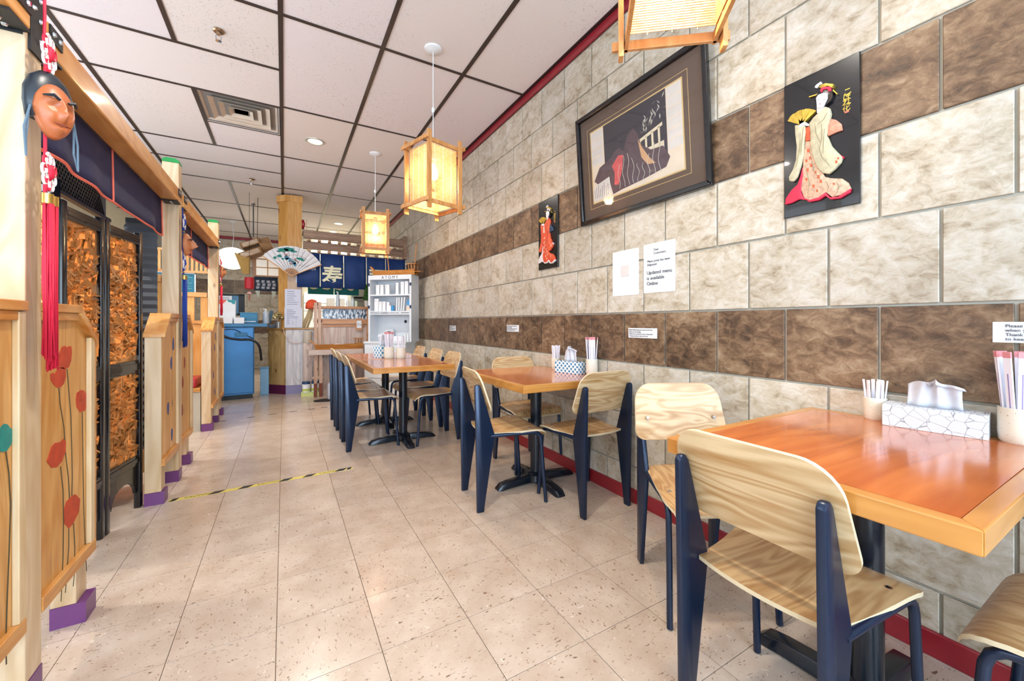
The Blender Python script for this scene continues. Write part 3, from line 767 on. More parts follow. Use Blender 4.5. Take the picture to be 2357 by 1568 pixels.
# booth seat backs and benches behind the dividers
def seatback(Y, label, bl, xs=PX0-.012):
    t = thing('booth_bench', label, 'bench', (0, Y, 0), 0, 'built-in pine booth seats')
    x0, x1 = -2.3, PX0-.012; n = 8; wdt = (x1-x0)/n
    for k in range(n): MB().box(x0+k*wdt+.001, x0+(k+1)*wdt-.001, .03, .06, .08, 1.08).build('board', PINE, t)
    MB().box(x0, x1, .015, .075, 1.08, 1.12).build('lower_rail', PINE_X, t, bevel=.003)
    MB().box(x0, x1, .015, .075, 1.375, 1.425).build('top_rail', PINE_X, t, bevel=.003)
    k = x0+.02
    while k < x1-.05: MB().box(k, k+.062, .03, .06, 1.12, 1.375).build('slat', PINE, t, bevel=.002); k += .115
    for s, a in ((-1, -.42),):
        MB().box(x0, xs, -.40, -.02, .40, .44).build('seat_board', PINE_X, t, bevel=.003)
        MB().box(x0, xs, -.385, -.35, 0, .40).build('front_panel', plain('bench_front', '#b9b3a4', .5), t)
    c = MB().box(x0+.3, xs-.03, -.40, -.05, .441, .535).build('seat_cushion', plain('red_vinyl', '#b32735', .35), bevel=.02, seg=3, smooth=True)
    c.location = (0, Y, 0); tag(c, bl, 'cushion', 'red bench cushions')
seatback(POSTS[2]+.02, 'pine booth seat with slatted back behind the second booth', 'red vinyl cushion on the bench of the second booth')
seatback(POSTS[1]+.02, 'pine booth seat behind the carved folding screen', 'red vinyl cushion on the bench behind the folding screen', -.94)
for k, x in enumerate((-1.19, -.97)):
    t = thing('chalkboard', ('teal menu chalkboard with a round picture, seen between the posts', 'teal menu chalkboard covered in faint writing, seen between the posts')[k], 'sign', (x, POSTS[2]+.28, 1.54))
    MB().box(-.10, .10, 0, .012, -.105, .105).build('board', plain('chalk_teal', '#1f6f86', .55, var=.15, scale=40), t)
    m = MB()
    for q in range(9): m.box(-.08, .05+.03*math.sin(q*2.1), -.001, 0, .085-q*.021, .088-q*.021)
    m.build('writing', plain('chalk', '#9fc3cc', .8), t)
    if k == 0:
        MB().tube([(.05, -.001, 0), (.05, -.003, 0)], .035, 14).build('picture', PAPER, t); MB().tube([(.045, -.003, .01), (.045, -.004, .01)], .018, 10).build('picture', plain('picred', '#c23a33', .6), t)
    f = MB().box(-.11, -.10, -.006, .014, -.115, .115).box(.10, .11, -.006, .014, -.115, .115).box(-.11, .11, -.006, .014, -.115, -.105).box(-.11, .11, -.006, .014, .105, .115)
    f.build('frame', WHITE, t)
t = thing('slatted_screen', 'striped pine slat screen above the chalkboards', 'screen', (-1.2, POSTS[2]+.26, 0))
for k in range(24): MB().box(-.5+k*.04, -.5+k*.04+.022, 0, .012, 1.67, 1.90).build('slat', PINE, t)
MB().box(-.52, .48, -.005, .02, 1.655, 1.68).build('rail', PINE_X, t)
MB().box(-.52, .48, -.005, .02, 1.89, 1.915).build('rail', PINE_X, t)

# folding screen of black lacquer with copper relief
scr = thing('folding_screen', 'black lacquered folding screen with carved copper village scenes', 'screen', (0, 0, 0))
def relief(parent, W, z0, z1, seed):
    rd = random.Random(seed); m = MB(); m.box(-W/2, W/2, .004, .010, z0, z1)
    A = (z1-z0)*W; n = int(A*1150)
    for k in range(n):
        cx, cz = rd.uniform(-W/2+.02, W/2-.02), rd.uniform(z0+.02, z1-.02); ty = rd.random()
        a = rd.choice((0, .3, -.35, .5, -.5, 1.2, PI/2)); l = rd.uniform(.022, .075); h = rd.uniform(.005, .017); dp = rd.uniform(.004, .016)
        if ty < .25: l *= 1.5; h *= 1.3
        ex = Vector((math.cos(a)*l/2, 0, math.sin(a)*l/2)); ez = Vector((-math.sin(a)*h/2, 0, math.cos(a)*h/2))
        sl = Vector((0, -.35*h, 0)) if ty < .5 else Vector((0, 0, 0))
        m.obox((cx, .004-dp/2, cz), ex, Vector((0, dp/2, 0)), ez+sl)
        if ty > .8:
            for q in range(3): m.obox((cx+(q-1)*.010, .0, cz-.018), (.002, 0, 0), (0, .006, 0), (0, 0, .014))
    m.build('copper_relief', COPPER, parent, fix=False)
def fold(x0, y0, x1, y1, zt, seed):
    a = math.atan2(y1-y0, x1-x0); W = math.hypot(x1-x0, y1-y0)
    p = bpy.data.objects.new('screen_panel', None); C.objects.link(p); p.parent = scr; p.location = ((x0+x1)/2, (y0+y1)/2, 0); p.rotation_euler = (0, 0, a)
    st = .036
    for s in (-1, 1): MB().box(s*(W/2-st/2)-st/2, s*(W/2-st/2)+st/2, -.016, .016, 0, zt).build('stile', BLACKG, p, bevel=.006, seg=3, smooth=True)
    for z0, z1 in ((zt-.075, zt-.02), (.80, .875), (.26, .32)):
        MB().box(-W/2+st, W/2-st, -.012, .012, z0, z1).build('rail', BLACKG, p, bevel=.004)
        MB().box(-W/2+st, W/2-st, -.016, -.012, z0+.018, z1-.018).build('rail_moulding', BLACKG, p, bevel=.0015)
    hw = W/2-st
    arch = [(-hw, .26), (hw, .26), (hw, .10)]+[(hw*math.cos(t_)*.8, .10+.09*math.sin(t_)) for t_ in [k*PI/8 for k in range(9)]]+[(-hw, .10)]
    MB().prism(arch, (0, -.006, 0), (1,0,0), (0,0,1), (0, .012, 0)).build('apron', BLACKG, p)
    relief(p, W-2*st, .875, zt-.075, seed); relief(p, W-2*st, .32, .80, seed+1)
fold(-.80, 2.868, -.742, 3.236, 1.628, 11)
fold(-.835, 2.50, -.802, 2.862, 1.628, 21)
fold(-1.08, 2.78, -.838, 2.494, 1.715, 31)
# dark lattice behind and the pleated dark blinds
t = thing('lattice_panel', 'black lattice panel above the folding screen, below the navy valance', 'lattice', (-.935, 2.62, .05))
LB = plain('lattice_black', '#1d1c20', .45)
m = MB(); y = -.68
while y < .70:
    for s in (-1, 1): m.bar((0, y-s*.10, 1.68), (0, y+s*.10, 1.94), .006, .006, (1, 0, 0))
    y += .030
m.build('lattice_strips', LB, t, fix=False)
MB().box(-.02, -.012, -.85, .83, 1.67, 1.95).build('backing', plain('lattice_back', '#33353a', .7), t)
MB().box(-.012, .012, -.85, .83, 1.667, 1.685).box(-.012, .012, -.85, .83, 1.935, 1.955).build('frame', LB, t)
GREYB = plain('pleat_dark', '#3d4046', .6, var=.15, scale=5)
def pleated(x0, x1, y, z0, z1, label, rz=0):
    t = thing('pleated_blind', label, 'blind', ((x0+x1)/2, y, 0), rz, 'dark pleated blinds beside the booth posts')
    n = int((z1-z0)/.026); hw = (x1-x0)/2; v = []; f = []
    for k in range(n+1):
        z = z0+(z1-z0)*k/n; dy = .012*(k % 2); e = .006*math.sin(k*1.3)
        v += [(-hw-e-.01*(k % 2), dy, z), (hw, dy, z), (-hw-e-.01*(k % 2), dy+.004, z), (hw, dy+.004, z)]
    for k in range(n):
        a = 4*k; b = 4*k+4; f += [(a, a+1, b+1, b), (a+2, b+2, b+3, a+3), (a, b, b+2, a+2), (a+1, a+3, b+3, b+1)]
    f += [(0, 2, 3, 1), (4*n, 4*n+1, 4*n+3, 4*n+2)]
    MB().add(v, f).build('pleats', GREYB, t)
    MB().box(-hw, hw, -.006, .02, z1, z1+.03).build('head_rail', BLACK, t)
pleated(-.875, -.722, 3.52, .27, 1.74, 'dark pleated blind hanging beside the middle post')
pleated(-1.42, -1.12, 2.86, .27, 1.78, 'dark pleated blind in the shadow behind the nearest post')

# ------------------------------------------------------------------ hanging knot-and-mask ornaments
def face_mesh(W, Hh, D, nose, name, mat):
    bm = bmesh.new(); n, R = 32, 13; rings = []
    def g(y, z, cy_, cz, sy, sz): return math.exp(-((y-cy_)/sy)**2-((z-cz)/sz)**2)
    for k in range(1, R+1):
        q = (k/R)**.8; row = []
        for i in range(n):
            a = 2*PI*i/n; y = W*q*math.cos(a); z = Hh*q*math.sin(a)
            y *= 1-.16*max(0, -z/Hh)
            x = D*math.sqrt(max(0, 1-q**2.4))
            yn, zn = y/W, z/Hh
            x += nose*D*(g(yn, zn, 0, -.12, .17, .26)+.45*g(yn, zn, 0, .15, .13, .3))*(1 if zn > -.42 else .4)
            x += D*(.16*g(yn, zn, .42, .30, .3, .10)+.16*g(yn, zn, -.42, .30, .3, .10)-.16*g(yn, zn, .42, .12, .25, .11)-.16*g(yn, zn, -.42, .12, .25, .11))
            x += D*(.14*g(yn, zn, .45, -.22, .22, .2)+.14*g(yn, zn, -.45, -.22, .22, .2)-.20*g(yn, zn, 0, -.50, .38, .06)+.16*g(yn, zn, 0, -.74, .25, .14))
            row.append(bm.verts.new((x, y, z)))
        rings.append(row)
    c = bm.verts.new((D*(1+nose*.9), 0, 0))
    for i in range(n): bm.faces.new((c, rings[0][i], rings[0][(i+1) % n]))
    for A, B in zip(rings, rings[1:]):
        for i in range(n): bm.faces.new((A[i], B[i], B[(i+1) % n], A[(i+1) % n]))
    bm.faces.new([v for v in rings[-1]][::-1])
    bmesh.ops.recalc_face_normals(bm, faces=bm.faces)
    me = bpy.data.meshes.new(name); bm.to_mesh(me); bm.free(); me.materials.append(mat)
    for p in me.polygons: p.use_smooth = True
    return me
REDC = plain('cord_red', '#d41a3c', .6); WHC = plain('cord_white', '#efe6e6', .6); BLUEC = plain('cord_blue', '#1c3f9c', .6); GOLD = plain('gold_cap', '#c9a75a', .25, .9)
def ornament(x, y, zs, c1, c2, skin, nose, hat, label, sc=1.0, rz=-.42, tl=.45):
    """zs = (top, knot, mask, knot, cap top); hangs on a post's aisle face"""
    t = thing('knot_ornament', label, 'ornament', (x, y, 0), 0, 'hanging mask and tassel ornaments')
    zt, zk1, zm, zk2, zc = zs
    MB().tube([(0, 0, zt), (0, .004, (zt+zk1)/2), (0, 0, zk1)], .0035*sc, 6).tube([(.003, 0, zk1), (.002, 0, zc)], .004*sc, 6).build('cord', c1, t, smooth=True)
    for zk in (zk1, zk2):
        for k in range(9):
            a = 2*PI*k/9+.3; r = .042*sc; P = []
            for j in range(11):
                b = 2*PI*j/10; rr = r*.35+r*.62*(1-math.cos(b))/2; w_ = .0115*sc*math.sin(b)
                P.append((.010*sc, rr*math.cos(a)-w_*math.sin(a), zk+(rr*math.sin(a)+w_*math.cos(a))*1.35))
            MB().tube(P, .0032*sc, 6).build('knot_loop', c2 if k % 3 else c1, t, smooth=True)
        MB().lathe([(.004, -.022), (.010, -.014), (.012, 0), (.010, .014), (.004, .022)], 10, (.010*sc, 0, zk)).build('knot_centre', c1, t, smooth='all')
        for j in range(3): MB().lathe([(.004, -.006), (.0075, 0), (.004, .006)], 8, (.005, 0, zk-.068*sc-j*.010)).build('bead', (GOLD, c1, GOLD)[j], t, smooth=True)
    mk = link('mask', face_mesh(.048*sc, .080*sc, .034*sc, nose, 'mask', skin), t, (.016, 0, zm), (0, 0, rz))
    HAIR = plain('mask_black', '#1f2730', .35)
    if hat:
        MB().lathe([(.052, -.04), (.058, .0), (.057, .04), (.045, .075), (.022, .098), (.004, .105)], 18, (-.010, 0, .01), .45, 1.0).build('hood', HAIR, mk, smooth='all')
        for s in (-1, 1): MB().tube([(.002, s*.05, -.005), (.0, s*.062, -.07), (.004, s*.060, -.15), (-.004, s*.055, -.10), (.0, s*.052, -.02)], .0026, 6).build('tie_cord', plain('tie_grey', '#5c7284', .6), mk, smooth=True)
    for s in (-1, 1): MB().tube([(.040*sc, s*.010, .027), (.040*sc, s*.024, .034), (.026*sc, s*.040, .028)], [.0035, .005, .002], 6).build('brow', HAIR, mk, smooth=True)
    MB().tube([(.034*sc, -.020, -.040*sc), (.041*sc, 0, -.043*sc), (.034*sc, .020, -.040*sc)], [.001, .003, .001], 6).build('mouth', plain('mask_lip', '#7c2f1e', .5), mk, smooth=True)
    for s in (-1, 1): MB().lathe([(.0125*sc, 0), (.0125*sc, -.028), (.0105*sc, -.03)], 12, (.012, s*.0145*sc, zc)).build('tassel_cap', GOLD, t, smooth=True)
    rd = random.Random(3); m = MB()
    for s in (-1, 1):
        for k in range(30):
            a = rd.uniform(0, 2*PI); r = .0118*sc*math.sqrt(rd.random()); L = tl*rd.uniform(.95, 1.0)+(.03 if s > 0 else 0)
            p = (.012+r*math.cos(a), s*.0145*sc+r*math.sin(a))
            m.tube([(p[0], p[1], zc-.028), (p[0]+rd.uniform(-.003, .003), p[1]+rd.uniform(-.003, .003), zc-.028-L*.5), (p[0]+rd.uniform(-.006, .006), p[1]+rd.uniform(-.006, .006), zc-.028-L)], .0022, 5)
    o = m.build('tassel_strands', c1, t, smooth='all'); o['kind'] = 'stuff'
    return t
TERRA = plain('mask_terracotta', '#b8653a', .38, var=.2, scale=18); TERRA2 = plain('mask_clay', '#bd7448', .5, var=.15, scale=18)
ornament(PX1+.034, 1.688, (2.10, 1.865, 1.70, 1.525, 1.46), REDC, WHC, TERRA, .5, True, 'red knotted ornament with smiling wooden mask and long red tassel on nearest post', 1.0, -.62)
ornament(PX1+.012, 3.647, (1.90, 1.80, 1.645, 1.515, 1.425), BLUEC, WHC, TERRA2, 1.0, False, 'blue knotted ornament with long-nosed mask and blue tassel on middle post', 1.0, -.15)
ornament(PX1+.012, 5.567, (1.84, 1.76, 1.66, 1.585, 1.53), REDC, WHC, TERRA2, .6, False, 'small red knotted ornament on the farthest post beside the globe lamp', .8, -.15, .30)

# ------------------------------------------------------------------ things on the tiled wall (built facing local -Y, x to the viewer's right)
RW = -PI/2
def wall_pt(y, z): return (XW-.0005, y, z)
GF = {}
def geisha(parent, W, Hh, cols):
    def q(pts):
        o = []
        for x, y in pts:
            s_ = (x-105)/625; top = 358-283*s_; bot = 1508-123*s_; t_ = (y-top)/(bot-top); o.append(((s_-.5)*W, (.5-t_)*Hh))
        return o
    def pc(name, pts, mat, d0, d1, bev=.0025):
        MB().prism(q(pts), (0, -d0, 0), (1,0,0), (0,0,1), (0, -(d1-d0), 0)).build(name, mat, parent, bevel=bev, smooth=True)
    b = .012
    pc('bow', [(520,650),(560,662),(600,700),(608,755),(560,770),(515,790),(495,800),(490,720)], cols['bow'], b, b+.010)
    pc('robe_lining', [(488,720),(485,770),(512,870),(560,945),(620,985),(612,998),(570,968),(515,905),(484,820)], cols['red'], b, b+.012, .001)
    pc('skirt', [(310,835),(357,835),(375,950),(400,1030),(440,1080),(470,1150),(520,1165),(605,1172),(652,1210),(674,1262),(600,1312),(530,1330),(480,1285),(420,1330),(345,1350),(298,1332),(270,1255),(283,1120),(290,1000)], cols['skirt'], b, b+.010)
    pc('hem', [(264,1150),(285,1060),(291,1130),(276,1220),(273,1280),(300,1335),(345,1352),(255,1342),(188,1374),(125,1390),(135,1332),(190,1257),(240,1215)], cols['red'], b, b+.012)
    pc('hem', [(298,1332),(345,1350),(420,1332),(480,1288),(515,1333),(580,1328),(674,1262),(664,1296),(592,1342),(520,1350),(478,1316),(425,1352),(345,1368)], cols['red'], b, b+.013, .001)
    pc('robe', [(430,592),(480,545),(515,560),(526,610),(515,660),(500,720),(495,800),(530,890),(575,945),(613,990),(600,1035),(555,1088),(505,1132),(460,1120),(420,1080),(395,1020),(372,950),(357,860),(357,760),(345,690),(380,640)], cols['robe'], b, b+.017, .004)
    pc('sleeve', [(220,700),(312,692),(320,760),(303,860),(299,960),(272,1060),(242,1150),(205,1190),(170,1186),(165,1150),(200,1090),(230,1000),(236,880),(223,780)], cols['robe'], b, b+.016, .004)
    pc('obi', [(315,722),(356,712),(358,830),(314,842)], cols['obi'], b, b+.014, .001)
    pc('neck', [(406,520),(440,560),(462,545),(452,590),(424,612),(408,596)], cols['skin'], b, b+.012, .002)
    pc('hair', [(380,482),(420,420),(450,385),(500,370),(536,400),(541,452),(520,502),(474,542),(480,470),(460,440),(420,450),(400,492)], cols['hair'], b, b+.014, .002)
    pc('face', [(406,470),(424,442),(468,426),(500,432),(500,478),(474,535),(446,560),(414,556)], cols['skin'], b, b+.018, .003)
    pc('hair_bow', [(440,402),(460,378),(525,375),(531,415),(507,420),(500,396),(466,400),(450,426)], cols['red'], b, b+.018, .001)
    pc('comb', [(428,378),(445,356),(485,345),(547,355),(535,388),(500,368),(455,388)], cols['gold'], b, b+.017, .001)
    pc('hairpin', [(340,450),(400,432),(440,410),(442,418),(402,441),(342,458)], cols['gold'], b, b+.010, 0)
    pc('hairpin', [(540,398),(574,438),(565,442),(532,406)], cols['gold'], b, b+.010, 0)
    pc('hairpin', [(388,372),(400,352),(440,324),(452,346),(430,352),(412,381)], cols['silver'], b, b+.010, 0)
    for k in range(8):
        P = [(150,662),(172,628),(205,600),(240,580),(275,566),(312,558),(352,558),(384,566),(404,578)]
        pc('fan_leaf', [P[k], P[k+1], (300-k*2, 690), (262, 694)], cols['gold'], b, b+.010+.003*(k % 2), 0)
    pc('hand', [(255,716),(275,690),(312,672),(346,695),(346,712),(300,704),(262,726)], cols['skin'], b, b+.019, .002)
    for e in ([(424,488),(440,484),(440,487),(424,491)], [(466,484),(484,488),(484,491),(466,487)]): pc('eye', e, cols['hair'], b+.018, b+.0186, 0)
    pc('lips', [(434,521),(447,520),(446,527),(436,527)], cols['red'], b+.018, b+.0188, 0)
    def line(name, pts, w_, mat, d):
        L = [(x-w_*(1 if 0 < i < len(pts)-1 else .2), y) for i, (x, y) in enumerate(pts)]; R_ = [(x+w_*(1 if 0 < i < len(pts)-1 else .2), y) for i, (x, y) in enumerate(pts)]
        pc(name, L+R_[::-1], mat, d, d+.0012, 0)
    for pts, d in (([(452,690),(458,800),(436,930)], .017), ([(478,740),(466,880),(466,955)], .017), ([(398,690),(408,780),(446,860)], .017), ([(430,880),(455,980),(520,1060)], .017), ([(500,600),(470,660),(420,700)], .017), ([(272,760),(268,900),(238,1060)], .016), ([(300,720),(285,850),(278,960)], .016), ([(345,900),(380,1090),(440,1190)], .010), ([(312,1050),(345,1200),(332,1300)], .010), ([(482,1185),(504,1240),(492,1280)], .010), ([(560,1190),(585,1240),(570,1300)], .010)):
        line('cloth_fold', pts, 3.5, cols['fold'], b+d)
    for x, y, r in ((335,920,16),(352,985,13),(320,1010,12),(362,1050,15),(330,1090,14),(395,1110,13),(420,1150,16),(440,1190,14),(320,1170,12),(380,1230,13),(410,1270,11),(570,1030,12),(585,1000,9),(545,1215,10)):
        d = .017 if x > 530 and y < 1100 else .010
        pc('printed_blossom', [(x+r*math.cos(k*PI/4)*(1 if k % 2 else .6), y+1.5*r*math.sin(k*PI/4)*(1 if k % 2 else .6)) for k in range(8)], cols['obi'], b+d, b+d+.0008, 0)
    for i, ch in enumerate('こぼれ花'):
        x, z = q([(640-i*3, 448+i*44)])[0]
        lettering(ch, .034*Hh/.56, cols['gold'], parent, (x-.014*W/.262, -b-.0005, z), sx=.8)
    a, c = q([(618, 606)])[0], q([(650, 578)])[0]
    MB().box(a[0], c[0], -b-.001, -b, a[1], c[1]).build('seal', plain('seal_red', '#d86a58', .6), parent)
SKIN = plain('porcelain', '#efe8e6', .35)
CO = dict(bow=plain('cloth_peach', '#dd8f74', .6, var=.25, scale=60), red=plain('cloth_crimson', '#d12a48', .55), skirt=plain('cloth_blush', '#cda78c', .6, var=.3, scale=70), robe=plain('cloth_ivory', '#bfb596', .5, var=.16, scale=50, bmp=.3), obi=plain('cloth_orange', '#c2532e', .6, var=.3, scale=60), skin=SKIN, hair=plain('hair_black', '#151417', .3), gold=plain('gold_foil', '#cfae4e', .3, .75, var=.25, scale=40), silver=plain('silver_pin', '#cfd3da', .3, .6), fold=plain('cloth_fold', '#94886a', .6))
CO2 = dict(CO); CO2.update(bow=plain('cloth_slate', '#34455e', .6, var=.2, scale=60), skirt=plain('cloth_coral', '#e2562f', .6, var=.35, scale=70), robe=plain('cloth_coral2', '#df5a38', .55, var=.35, scale=60), red=plain('cloth_white', '#e4dcdc', .55), obi=plain('cloth_white2', '#ecd9cc', .55), fold=plain('cloth_fold2', '#a83a1e', .6))
t = thing('relief_panel', 'large black panel with raised figure in ivory kimono holding a golden fan', 'artwork', wall_pt(.778, 1.815), RW, 'raised kimono figures on black panels')
MB().box(-.131, .131, -.012, 0, -.28, .28).build('backboard', BLACKG, t, bevel=.002)
geisha(t, .262, .56, CO)
t = thing('relief_panel', 'smaller-looking black panel with raised figure in coral red kimono beside the frame', 'artwork', wall_pt(2.686, 1.81), RW, 'raised kimono figures on black panels')
MB().box(-.138, .138, -.012, 0, -.28, .28).build('backboard', BLACKG, t, bevel=.002)
geisha(t, .276, .56, CO2)

# large framed print behind glass: dark room, pale screens, railing and folded cloth (generic composition)
t = thing('framed_picture', 'large black framed print with taupe mat behind glass on the tiled wall', 'picture', (XW-.002, 1.742, 1.775), RW)
t.rotation_euler = (math.radians(4.0), 0, RW)
FW, FH = .508, .735
fr = MB()
MB().prism([(-FW, 0), (FW, 0), (FW-.03, .03), (-FW+.03, .03)], (0, -.028, 0), (1,0,0), (0,0,1), (0, .026, 0)).build('frame_side', BLACKG, t, bevel=.005)
MB().prism([(-FW, FH), (FW, FH), (FW-.03, FH-.03), (-FW+.03, FH-.03)], (0, -.028, 0), (1,0,0), (0,0,1), (0, .026, 0)).build('frame_side', BLACKG, t, bevel=.005)
for s in (-1, 1): MB().prism([(s*FW, 0), (s*FW, FH), (s*(FW-.03), FH-.03), (s*(FW-.03), .03)], (0, -.028, 0), (1,0,0), (0,0,1), (0, .026, 0)).build('frame_side', BLACKG, t, bevel=.005)
MB().box(-FW+.025, FW-.025, -.006, -.002, .025, FH-.025).build('mat_board', plain('mat_taupe', '#5d4c42', .7, var=.03), t)
px0, px1, pz0, pz1 = -.375, .345, .135, .60
GL = plain('gilt_line', '#cdb178', .5, .2)
def band(a, b, c, d, w_, y):
    m = MB(); m.box(a-w_, b+w_, -y-.0006, -y, c-w_, c).box(a-w_, b+w_, -y-.0006, -y, d, d+w_).box(a-w_, a, -y-.0006, -y, c, d).box(b, b+w_, -y-.0006, -y, c, d); return m
band(px0, px1, pz0, pz1, .008, .006).build('gilt_border', GL, t); band(px0-.035, px1+.038, pz0-.035, pz1+.03, .0025, .006).build('gilt_border', GL, t)
pic = MB().box(px0, px1, -.0066, -.006, pz0, pz1).build('print_sheet', plain('print_cream', '#d9cbb8', .7), t)
def pp(name, pts, mat, lv):
    W_, H_ = px1-px0, pz1-pz0
    MB().prism([(px0+a*W_, pz0+b*H_) for a, b in pts], (0, -.0066-lv*.0003, 0), (1,0,0), (0,0,1), (0, -.0003, 0)).build(name, mat, pic)
NIGHT = plain('print_night', '#37343c', .7); PLUM = plain('print_plum', '#55454c', .7, var=.2, scale=30); SCRN = plain('print_screen', '#cfcac6', .7); ROSE = plain('print_rose', '#cc5a5c', .7, var=.2, scale=30); LEAF = plain('print_leaf', '#b9b8ae', .7); RAIL = plain('print_rail', '#d6cbb0', .7); TAN = plain('print_tan', '#c29a74', .7)
pp('printed_shape', [(.17, .42), (.83, .42), (.83, 1), (.17, 1)], NIGHT, 0)
pp('printed_shape', [(.83, .18), (.86, .18), (.86, 1), (.83, 1)], NIGHT, 1)
for k in range(6): pp('printed_slat', [(.87, .28+k*.12), (1, .28+k*.12), (1, .285+k*.12+.10), (.87, .285+k*.12+.10)], SCRN, 0)
for k in range(4): pp('printed_slat', [(0, .52+k*.12), (.15, .52+k*.12), (.15, .62+k*.12), (0, .62+k*.12)], SCRN, 0)
pp('printed_rail', [(.56, .52), (.82, .60), (.82, .64), (.56, .56)], RAIL, 2)
for k in range(4): pp('printed_rail', [(.58+k*.065, .20), (.60+k*.065, .20), (.60+k*.065, .55+k*.02), (.58+k*.065, .55+k*.02)], RAIL, 2)
pp('printed_rail', [(.56, .32), (.82, .38), (.82, .41), (.56, .35)], RAIL, 2)
rd = random.Random(5)
for k in range(34):
    b = k/34; cx, cz = .62+.2*b+rd.uniform(-.05, .05), .66+.2*b+rd.uniform(-.07, .07); a = rd.uniform(0, PI*2); L = .045
    pp('printed_leaf', [(cx, cz), (cx+L*.5*math.cos(a)-.006*math.sin(a), cz+L*.8*math.sin(a)), (cx+L*math.cos(a), cz+1.5*L*math.sin(a)), (cx+L*.5*math.cos(a)+.008*math.sin(a), cz+L*.7*math.sin(a))], LEAF, 2)
pp('printed_cloth', [(.02, .30), (.10, .46), (.26, .52), (.30, .58), (.36, .60), (.40, .52), (.46, .70), (.52, .76), (.57, .66), (.60, .50), (.70, .38), (.82, .36), (.88, .20), (.84, .10), (.60, .06), (.36, .04), (.26, .02), (.22, .22), (.10, .20)], PLUM, 3)
pp('printed_cloth', [(.26, .40), (.34, .50), (.40, .48), (.38, .30), (.33, .12), (.28, .14), (.29, .30)], ROSE, 4)
pp('printed_cloth', [(.57, .58), (.62, .44), (.68, .30), (.74, .20), (.66, .22), (.60, .34)], TAN, 4)
pp('printed_cloth', [(.0, .02), (.24, .03), (.22, .28), (.06, .24), (.0, .18)], SCRN, 4)
for k in range(9):
    x = .34+k*.055; P = [(x+.012*math.sin(j*1.1+k), .06+j*.045*(1+.35*math.sin(k))) for j in range(8)]
    pp('printed_line', [(a-.0022, b) for a, b in P]+[(a+.0022, b) for a, b in P[::-1]], LEAF, 5)
for k in range(8): pp('printed_line', [(.02+k*.025, .05), (.024+k*.025, .05), (.024+k*.025, .17+.03*(k % 3)), (.02+k*.025, .17+.03*(k % 3))], PLUM, 5)
MB().box(-FW+.028, FW-.028, -.0155, -.0135, .028, FH-.028).build('glass', GLASS, t)

# notices
def notice(y0, y1, z0, z1, label, cat='notice', group=None, name='paper_notice', mat=None):
    t = thing(name, label, cat, wall_pt((y0+y1)/2, (z0+z1)/2), RW, group)
    w2, h2 = abs(y1-y0)/2, (z1-z0)/2
    def sh(u, v): return ((u-.5)*2*w2, -.0015-.003*math.sin(u*PI)*v, (v-.5)*2*h2)
    MB().sheet(sh, 6, 4, (0, .001, 0)).build('sheet', mat or PAPER, t)
    return t, w2, h2
t, w2, h2 = notice(1.694, 1.470, 1.268, 1.553, 'white paper notice about updated menu prices')
for s_, sz, x, z in (('Dear\nCustomers,', .019, -.035, .098), ('Menu price has been\nAdjusted', .0195, -.082, .035), ('Updated menu\nis available\nOnline', .030, -.085, -.035)):
    lettering(s_, sz, INK, t, (x, -.0052, z), spacing=1.05)
t, w2, h2 = notice(1.955, 1.732, 1.265, 1.547, 'plain white laminated card left of the price notice', 'card', name='laminated_card')
MB().box(-.035, .035, -.0058, -.0052, -.02, .045).build('pink_label', plain('label_pink', '#e7cfcb', .6), t)
for (a, b, c, d, lb) in ((1.817, 1.594, 1.003, 1.062, 'white slip notice on the brown band above the middle table'), (3.40, 3.17, 1.012, 1.074, 'white slip notice on the brown band beyond the middle table'), (4.95, 4.73, .995, 1.06, 'small white slip notice on the brown band, farthest along the wall')):
    t, w2, h2 = notice(a, b, c, d, lb, group='slips on the brown band')
    lettering('Please kindly bring your tray to the front\nwhen you are leaving\nThank you so much for your cooperation\nto keep our place clean and cozy', .0112, INK, t, (-w2+.008, -.0052, h2-.014), spacing=1.1)
t, w2, h2 = notice(.326, .10, 1.035, 1.096, 'white slip notice at the right edge of the picture', group='slips on the brown band')
lettering('Please kindly bring your tray to the front\nwhen you are leaving\nThank you so much for your cooperation\nto keep our place clean', .0135, INK, t, (-w2+.025, -.0052, h2-.016), spacing=.95)

# ------------------------------------------------------------------ table-top things
def speckle(name):
    m, n, l, b = nt(name); mp = coords(n, l); v = noise(n, l, mp, 160, 2); rk = ramp(n, [(.66, '#e2dccb'), (.72, '#a98f66')]); l.new(v.outputs['Fac'], rk.inputs[0])
    l.new(rk.outputs[0], b.inputs['Base Color']); b.inputs['Roughness'].default_value = .25; MATS[name] = m; return m
CERA = speckle('ceramic_speckle')
def cup(x, y, z, r, h, label, mat=CERA):
    t = thing('ceramic_cup', label, 'cup', (x, y, z), 0, 'speckled ceramic table cups')
    MB().lathe([(r*.86, 0), (r*.95, .006), (r, .03), (r, h), (r-.004, h+.001), (r-.005, h-.004), (r-.006, .012), (.001, .010)], 24).build('body', mat, t, smooth=True)
    MB().lathe([(r*.82, -.0), (r*.82, .004)], 20).build('foot_ring', plain('bare_clay', '#8a7a68', .8), t)
    return t
